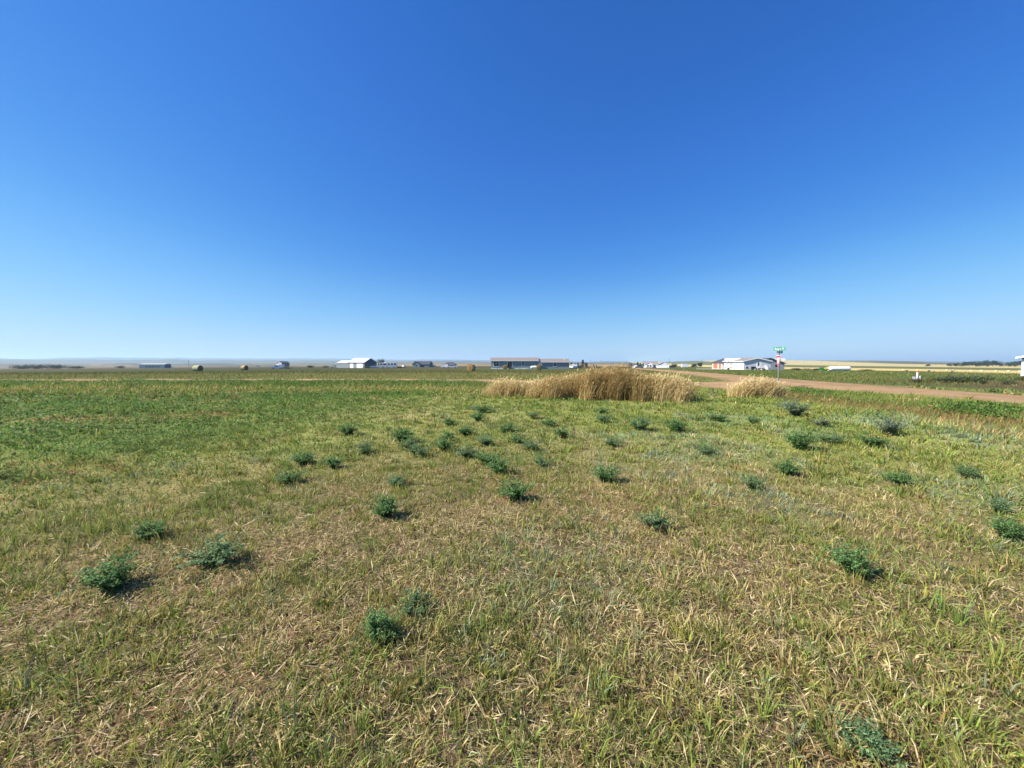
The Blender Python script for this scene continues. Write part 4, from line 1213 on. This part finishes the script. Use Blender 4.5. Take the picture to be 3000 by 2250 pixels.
# ---- tall dry grass stands
def dry_stand(label, cx_list, n, hfun, palette, lean0, seed, wmul=1.0, group=None, tip=(.56,.44,.22)):
    """cx_list: (x0,y0,x1,y1,depth) footprint line; hfun(t)->height along it"""
    x0,y0,x1,y1,dp = cx_list
    g = np.random.default_rng(seed)
    nc = max(8, n//70)
    ct = g.random(nc); co = g.normal(0,.42,nc)*dp
    lx,ly = x1-x0, y1-y0; ll = math.hypot(lx,ly); nx,ny = -ly/ll, lx/ll
    idx = g.integers(0,nc,n)
    spread = .16
    X = x0+lx*ct[idx]+nx*co[idx]+g.normal(0,spread,n); Y = y0+ly*ct[idx]+ny*co[idx]+g.normal(0,spread,n)
    tt = np.clip(((X-x0)*lx+(Y-y0)*ly)/ll**2, 0, 1)
    cl = g.lognormal(0,.08,nc)
    H = hfun(tt)*cl[idx]*(g.uniform(.55,1.08,n)+(g.random(n)<.04)*.18)*np.exp(-.25*(co[idx]/dp)**2)
    pal = np.array(palette); ck = g.integers(0,len(pal),nc)
    C = pal[ck[idx]]*(1+g.normal(0,.22,(n,1))).clip(.45,1.7)
    alt = g.random(n) < .35; C[alt] = pal[g.integers(0,len(pal),alt.sum())]
    clean = g.normal(lean0,.13,nc); cdir = WIND+g.normal(0,.45,nc)
    lean = (clean[idx]+g.normal(0,.20,n)).clip(.02,1.2); ld = cdir[idx]+g.normal(0,.6,n)
    bx, by = float((x0+x1)/2), float((y0+y1)/2); bz = tz(bx,by)
    r = empty('dry_grass_stand', (bx,by,bz)); tag(r, label, 'tall grass', group)
    z = terrain(X,Y)-.02-bz
    W = .012*wmul*g.uniform(.6,1.6,n)
    st = blade_arrays(X-bx,Y-by,z,H,W,lean,ld,C,4,C*.6+np.array(tip)*.4)
    veg_object('stems', [st], DRY, r)
    # seed heads on the taller stems
    tall = np.where(g.random(n) < .45)[0]
    tx = X[tall]-bx+np.cos(ld[tall])*H[tall]*lean[tall]*.86; ty = Y[tall]-by+np.sin(ld[tall])*H[tall]*lean[tall]*.86
    tzv = z[tall]+H[tall]*.93*np.sqrt(np.clip(1-(.7*lean[tall])**2,.05,1))
    hc = np.array(tip)*.95*(1+g.normal(0,.18,(tall.size,1)))
    hl = .13*g.uniform(.6,1.4,tall.size)
    veg_object('seed_heads', [leaf_arrays(tx,ty,tzv,hl,hl*.22,hc,tilt=1.0-.7*lean[tall],yaw=ld[tall])], DRY, r)
    # broken dead leaves low in the stand
    k = int(n*.8); b = g.integers(0,n,k)
    lc = pal[g.integers(0,len(pal),k)]*(.75+.4*g.random((k,1)))
    lv = leaf_arrays(X[b]-bx+g.normal(0,.05,k),Y[b]-by+g.normal(0,.05,k),z[b]+H[b]*g.uniform(.05,.75,k),.20*g.uniform(.5,1.4,k),.016*g.uniform(.6,1.5,k),lc,tilt=g.normal(.3,.6,k),yaw=WIND+g.normal(0,1.2,k))
    veg_object('dead_leaves', [lv], DRY, r)
GOLD = [(.58,.43,.19),(.50,.36,.15),(.62,.48,.24),(.40,.28,.11),(.44,.36,.15)]
BROWNG = [(.46,.32,.13),(.36,.24,.09),(.54,.39,.16),(.27,.19,.065),(.32,.28,.10),(.20,.145,.055),(.50,.36,.15)]
BLOND = [(.62,.48,.25),(.55,.41,.19),(.48,.36,.15),(.40,.33,.12)]
f1 = lambda t: .78+.18*np.sin(t*9)*.5+.10*t
dry_stand('low pale gold wind-bent grass at the thin end of the dry stand', (-1.0,18.3,2.0,17.4,.75), 5200, f1, GOLD, .55, 3)
f2 = lambda t: .92+.50*np.exp(-((t-.60)/.30)**2)
dry_stand('tall matted brown dry grass mound in the field, thickest of the stand', (1.6,17.3,5.9,16.3,.95), 12500, f2, BROWNG, .34, 5, tip=(.40,.285,.12))
f3 = lambda t: 1.15-.35*np.abs(t-.35)
dry_stand('blond upright dry grass tuft splaying out at the end of the brown mound', (5.6,16.2,7.0,15.5,.6), 3600, f3, BLOND, .42, 7)
f4 = lambda t: .66+.30*np.sin(t*math.pi)
dry_stand('pale gold grass clump leaning over beside the yield sign post', (10.1,17.3,11.7,17.2,.5), 4400, f4, BLOND, .55, 9)
# ---- single leafy alfalfa plants in the mown field
def plant_meshes(seed, grey=0.0, dense=1.0):
    g = np.random.default_rng(seed)
    ns = int(52*dense)
    SV, LV = [], []
    sx, sy, sh, sl, sd = [], [], [], [], []
    lx, ly, lz = [], [], []
    for i in range(ns):
        a = g.uniform(0,2*math.pi); q = math.sqrt(g.random())
        bx, by = .10*q*math.cos(a), .10*q*math.sin(a)
        H = g.uniform(.5,1.0)*(1-.35*q); ln = q*.85+g.normal(0,.12)
        sx.append(bx); sy.append(by); sh.append(H); sl.append(max(.05,ln)); sd.append(a)
        m_ = int(g.integers(12,20))
        t = g.uniform(.03,1.0,m_)**.75
        off = H*max(.05,ln)*t**1.8; up = H*t*np.sqrt(np.clip(1-(.75*ln*t)**2,.05,1))
        px = bx+math.cos(a)*off; py = by+math.sin(a)*off
        for k in range(3):
            lx.append(px+g.normal(0,.025,m_)); ly.append(py+g.normal(0,.025,m_)); lz.append(up+g.normal(0,.02,m_))
    sx,sy,sh,sl,sd = map(np.array,(sx,sy,sh,sl,sd)); n = sx.size
    sc_ = np.array([.12,.15,.05])*np.ones((n,3))
    S = blade_arrays(sx,sy,sx*0-.03,sh,np.full(n,.018),sl,sd,sc_,3)
    lx,ly,lz = map(np.concatenate,(lx,ly,lz)); k = lx.size
    L = g.uniform(.045,.085,k)
    base = np.array([.115,.21,.07])*(1-grey)+np.array([.17,.20,.15])*grey
    c = base*(1+g.normal(0,.25,(k,1))).clip(.45,1.8)
    lt = g.random(k) < .12; c[lt] = c[lt]*1.7
    Lf = leaf_arrays(lx,ly,lz.clip(.01,2),L,L*.5,c)
    return tri_mesh('stems',*S,LEAF) , tri_mesh('leaves',*Lf,LEAF)
def fix(m): return m
_pm = {}
def _pmesh(key):
    if key not in _pm:
        grey = .8 if key[0] == 'grey' else (.25 if key[0] == 'pale' else 0)
        g0 = plant_meshes(200+key[1]*7+(0 if key[0]=='green' else 100), grey, 1.25 if key[0]=='green' else .8)
        _pm[key] = g0
    return _pm[key]
PLANTS = [(-1.3,3.87,.36,.24,'green'),(-2.8,2.61,.36,.23,'green'),(-2.34,2.94,.44,.20,'pale'),(-3.28,3.39,.29,.15,'green'),(-.76,2.12,.24,.19,'green'),
 (.04,4.41,.41,.24,'green'),(1.25,5.07,.37,.24,'green'),(1.36,3.6,.33,.18,'pale'),(-.19,5.46,.4,.23,'green'),(-2.95,5.03,.37,.17,'green'),(-1.6,6.47,.47,.2,'pale'),
 (-2.18,7.6,.51,.32,'green'),(-1.57,9.54,.41,.2,'green'),(-.95,11.88,.65,.26,'green'),(5.31,6.99,.55,.38,'green'),(3.91,5.39,.4,.25,'green'),(8.28,11.17,1.0,.5,'grey'),
 (2.53,2.76,.34,.22,'green'),(6.81,7.18,.48,.25,'green'),(6.3,7.5,.6,.2,'pale'),(8.23,8.33,.65,.42,'grey'),(6.35,5.28,.39,.18,'pale'),(5.07,4.97,.33,.18,'green'),
 (4.43,3.34,.33,.22,'green'),(1.44,1.5,.24,.12,'pale'),(1.07,8.07,.44,.25,'green'),(-.08,8.6,.47,.22,'green'),(2.79,11.88,.58,.2,'green'),(3.0,9.0,.7,.34,'pale'),(3.75,8.8,.6,.3,'green'),
 (5.54,10.29,.5,.22,'green'),(6.26,9.91,.42,.2,'green'),(-2.71,5.75,.35,.18,'green'),(5.14,3.97,.29,.16,'pale'),(2.99,4.7,.29,.2,'pale'),(-1.21,6.8,.41,.25,'green'),
 (-.5,7.3,.45,.2,'pale'),(.35,6.9,.4,.18,'pale'),(-.9,10.2,.5,.25,'green'),(7.6,9.4,.5,.22,'grey'),(.6,10.6,.5,.22,'pale'),(-3.6,8.4,.5,.25,'green'),(-.62,2.35,.22,.14,'pale'),(-1.9,7.0,.45,.22,'pale'),(-1.3,7.7,.4,.2,'green'),(-.75,6.35,.45,.2,'pale'),(-.4,6.0,.4,.2,'green'),(.1,7.5,.42,.2,'pale'),(-1.0,8.3,.45,.22,'green'),(-2.6,6.7,.45,.2,'pale'),(.45,5.85,.35,.16,'pale'),(1.9,7.2,.4,.18,'pale'),(2.4,10.0,.55,.24,'pale'),(-1.5,4.9,.35,.14,'pale'),(3.4,6.6,.4,.18,'pale'),(-3.3,6.0,.45,.2,'green'),(.9,9.4,.5,.2,'green')]
PLAB = {'green':'bushy dark green alfalfa plant in the mown grass','pale':'sparse grey-green alfalfa plant in the mown grass','grey':'tall greyish wormwood bush in the grass near the ditch'}
for i,(x,y,w,h,kind) in enumerate(PLANTS):
    r = empty('wormwood_bush' if kind=='grey' else 'alfalfa_plant', (x,y,tz(x,y)-.005), random.uniform(0,6.28))
    lab = PLAB[kind]
    if kind != 'grey':
        lab = ('large ' if w*h > .125 else 'small ' if w*h < .065 else '')+lab
        lab += ', close to the unmown alfalfa' if x < -2 else ', short of the tall dry stand' if (y > 8 and x < 4.5) else ', towards the ditch' if x > 4.3 else ''
    tag(r, lab, 'bush' if kind=='grey' else 'plant', {'green':'alfalfa plants dotted over the mown field','pale':'sparse alfalfa plants in the mown field','grey':'wormwood bushes near the ditch'}[kind])
    s_, l_ = _pmesh((kind, i % 4))
    for nm, me in (('stems', s_), ('leaves', l_)):
        o = bpy.data.objects.new(nm, me); COL.objects.link(o); o.parent = r
        o.scale = (w*.95, w*.95, h*1.35); o['kind'] = 'stuff'

# ---- shrubs, spruces, trees
def crown_mesh(seed, n, blobs, leaf, base, flat=.75):
    g = np.random.default_rng(seed)
    X, Y, Z = [], [], []
    for (bx,by,bz,br) in blobs:
        k = int(n*br**2/sum(b[3]**2 for b in blobs))
        v = g.normal(0,1,(k,3)); v /= np.linalg.norm(v,axis=1)[:,None]
        q = br*(g.random(k)**.35)*(1+.18*g.normal(0,1,k))
        X.append(bx+v[:,0]*q); Y.append(by+v[:,1]*q); Z.append(bz+v[:,2]*q*flat)
    X,Y,Z = map(np.concatenate,(X,Y,Z)); k = X.size
    Z = Z.clip(.02, None)
    L = leaf*g.uniform(.6,1.5,k)
    c = np.array(base)*(1+g.normal(0,.28,(k,1))).clip(.4,1.8)
    return tri_mesh('crown', *leaf_arrays(X,Y,Z,L,L*.65,c,tilt=g.normal(.2,.7,k)), CROWN)
def broadleaf(seed, H):
    g = random.Random(seed)
    blobs = [(g.uniform(-.26,.26)*H, g.uniform(-.26,.26)*H, g.uniform(.18,.78)*H, g.uniform(.16,.27)*H) for _ in range(14)]
    return crown_mesh(seed, 1500, blobs, .075*H, (.045,.07,.032), .85)
def trunk_mesh(seed, H):
    g = random.Random(seed); m = MB()
    m.tube((0,0,-.3),(.02*H,0,.35*H),.035*H,.022*H,8)
    for k in range(5):
        a = k*1.3+g.random(); m.tube((.02*H,0,(.28+.03*k)*H),(.2*H*math.cos(a),.2*H*math.sin(a),(.5+.06*k)*H),.014*H,.005*H,6)
    return m.mesh('trunk', M['bark'])
TREE = [(broadleaf(s,1.0), trunk_mesh(s,1.0)) for s in (31,32,33,34)]
def tree(x, y, H, wide, k, label, group=None, name='broadleaf_tree'):
    r = ground_root(name, x, y, random.uniform(0,360), .1); tag(r, label, 'tree', group)
    for nm, me in (('crown',TREE[k%4][0]),('trunk',TREE[k%4][1])):
        o = bpy.data.objects.new(nm, me); COL.objects.link(o); o.parent = r; o.scale = (H*wide,H*wide,H)
shel = 'broadleaf tree in the dark shelterbelt row across the stubble fields'
for i,(px_, H, w) in enumerate([(2780,6,1.0),(2800,6.5,1.4),(2822,8,1.3),(2838,8,1.1),(2856,9,1.3),(2872,9,1.3),(2890,10.5,1.2),(2908,10,1.3),(2926,8.5,1.2),(2954,7.5,1.3),(2972,9,1.4),(2990,9.5,1.3),(3014,9,1.3)]):
    Y = 600+random.uniform(-25,25); tree((px_-1500)/1127*Y, Y, H*1.05, w, i, shel, 'shelterbelt trees')
tree(1.08*640, 640, 4, 2.0, 2, 'small bushy tree standing clear of the shelterbelt row')
tree(-96.5, 285, 7.2, .85, 1, 'lone green tree growing behind the shade-darkened end of the workshop')
for i,(x,y,H,w) in enumerate([(132,330,4,1.2),(141,335,3.5,1.6),(156,330,3.5,1.8),(165,338,4.5,1.5),(174,330,3.5,1.7),(186,333,5,1.6),(118,302,2.2,1.1),(108,287,2.2,1.0),(99,286,2.4,1.0)]):
    tree(x,y,H,w,i,'small dark shrub tree along the yard of the white ranch house','yard shrubs by the white ranch house','yard_shrub')
# spruces
def spruce_mesh(seed):
    g = np.random.default_rng(seed); n = 900
    t = g.random(n)**.8; a = g.uniform(0,2*math.pi,n); lay = np.floor(t*11)/11
    rr = (1-t)*.30*(.55+.45*((t*11)%1 < .5))+.02
    q = np.sqrt(g.random(n)); X = rr*q*np.cos(a); Y = rr*q*np.sin(a); Z = .06+t*.94
    L = g.uniform(.06,.12,n)
    c = np.array([.035,.06,.04])*(1+g.normal(0,.25,(n,1))).clip(.5,1.6)
    return tri_mesh('crown',*leaf_arrays(X,Y,Z,L,L*.45,c,tilt=g.normal(-.25,.2,n),yaw=a),CROWN)
SPR = [spruce_mesh(s) for s in (1,2,3)]
SPT = MB().tube((0,0,-.05),(0,0,.9),.03,.008,8).mesh('trunk', M['bark'])
def spruce(x,y,H,k,label,group='young spruces in the windbreak'):
    r = ground_root('spruce_tree',x,y,k*70,.05); tag(r,label,'tree',group)
    for nm, me in (('crown',SPR[k%3]),('trunk',SPT)):
        o = bpy.data.objects.new(nm,me); COL.objects.link(o); o.parent = r; o.scale = (H,H,H)
for k,(px_,H) in enumerate([(1674,3.0),(1685,2.6),(1693,2.9),(1715,2.9),(1719,2.9),(1739,2.0),(1746,1.8)]):
    Y = 195+k*2; spruce((px_-1500)/1127*Y,Y,H,k,'young spruce in the row beyond the blue-grey home')
spruce((1707-1500)/1127*196,196,4.3,1,'tallest spruce of the row beyond the blue-grey home',None)
for k,(px_,H,Y) in enumerate([(1868,4.2,270),(1876,3.4,272),(1884,3.2,274)]):
    spruce((px_-1500)/1127*Y,Y,H,k,'dark spruce standing at the gable of the white ranch house','spruces by the white ranch house')

# low shrubs
SHR = [crown_mesh(300+k, 700, [(random.uniform(-.5,.5),random.uniform(-.3,.3),.3,random.uniform(.28,.42)) for _ in range(6)], .10, b, .8) for k,b in enumerate([(.06,.085,.035),(.09,.10,.05),(.11,.085,.04),(.035,.05,.025)])]
def shrub(x,y,w,h,k,label,group=None):
    r = ground_root('shrub',x,y,random.uniform(0,360),.03); tag(r,label,'shrub',group)
    o = bpy.data.objects.new('foliage',SHR[k]); COL.objects.link(o); o.parent = r; o.scale = (w,w,h)
    m = MB()
    for q in range(5): a = q*1.26; m.tube((0,0,-.05),(.35*w*math.cos(a),.35*w*math.sin(a),.45*h),.02*w,.008*w,5)
    m.build('stems', M['bark'], r)
shrub(35.6,29.0,.45,.55,3,'small dark round bush on the brown mown ground beside the road')
shrub(36.0,27.8,.55,.75,1,'small grey-green bush with a dark base on the brown mown ground')
for k,(x,y,w,h) in enumerate([(36.8,32.4,1.5,.7),(39.5,33.5,1.6,.75),(33.2,31.2,1.1,.6),(42.5,36.5,1.6,.6),(44,37.5,1.8,.7),(47,38,1.6,.7),(50,37,1.8,.7)]):
    shrub(x,y,w,h,[0,0,2,1,1,1,2][k],'low spreading bush behind the marker post by the road','low bushes beyond the gravel road')
for k,(x,y,w,h) in enumerate([(88,118,3.0,1.2),(92,117,3.2,1.1),(97,116,3.4,1.0),(104,113,2.6,.8)]):
    shrub(x,y,w,h,2,'brown weedy thicket beside the grey garage','brown thickets by the grey garage')
for k,(x,y,w,h) in enumerate([(-119,205,3.6,1.5),(-140,290,3.0,2.6),(-72,224,3.2,2.0),(-87,232,4.5,2.2),(-158,300,5.5,3.0),(-62,214,3.5,1.4)]):
    shrub(x,y,w,h,3 if k in (0,2) else 0,['dark brush pile on the hayfield near the white flatbed pickup','tan brush at the pale end of the workshop','dark brush beside the motorhome','weedy mound between the workshop and motorhome','green thicket on the plain past the workshop','low brush at the front of the motorhome'][k])
for k,(x,y,w,h) in enumerate([(31,182,2.4,1.2),(35,180,2.6,1.0),(40,178,2.4,1.2),(46,176,3,1.1),(52,176,3,1.4)]):
    shrub(x,y,w,h,2,'brown weeds and scrub among the parked cars past the blue-grey home','scrub past the blue-grey home')

for k,(x,y,w,h) in enumerate([(-428,337,10,5.5),(-415,337,11,6.2),(-400,339,11,6),(-384,340,9,3.8),(-350,343,5,3.6)]):
    shrub(x,y,w,h,3,'low dark spreading thicket on the rise at the hazy field edge','dark thickets at the field edge')

# bales on the far stubble
BALE_S = MB().lathe([(.02,-.7),(.7,-.7),(.75,-.64),(.75,.64),(.7,.7),(.02,.7)], 'y', 14).mesh('bale', HAYTAN, True)
pale = mat('pale_straw_bale', (.62,.52,.30), .9, .15, 10)
BALE_S.materials[0] = pale
for k,(px_,Y) in enumerate([(2580,150),(2620,146),(2702,140),(2720,138),(2768,132),(2798,130),(2838,124),(2872,120),(2902,116),(2926,113)]):
    X = (px_-1500)/1127*Y*1.06
    o = bpy.data.objects.new('straw_bale', BALE_S); COL.objects.link(o)
    o.location = (X,Y,tz(X,Y)+.24); o.rotation_euler = (0,0,random.uniform(0,3)); o.scale = (.34,.5,.34)
    tag(o,'pale straw bale in the line along the cut stubble strip','straw bale','straw bales on the stubble strip')

# ------------------------------------------------------------------ air
def haze():
    m = bpy.data.materials.new('haze_air'); m.use_nodes = True
    nt = m.node_tree; n = nt.nodes; l = nt.links
    n.remove(n['Principled BSDF'])
    v = n.new('ShaderNodeVolumePrincipled')
    v.inputs['Color'].default_value = (.54,.76,.98,1)
    v.inputs['Density'].default_value = 1.3e-4
    v.inputs['Anisotropy'].default_value = .2
    l.new(v.outputs[0], n['Material Output'].inputs['Volume'])
    o = MB().box(-28000,28000,-28000,28000,-14,150).build('haze', m)
    tag(o, kind='stuff')
haze()
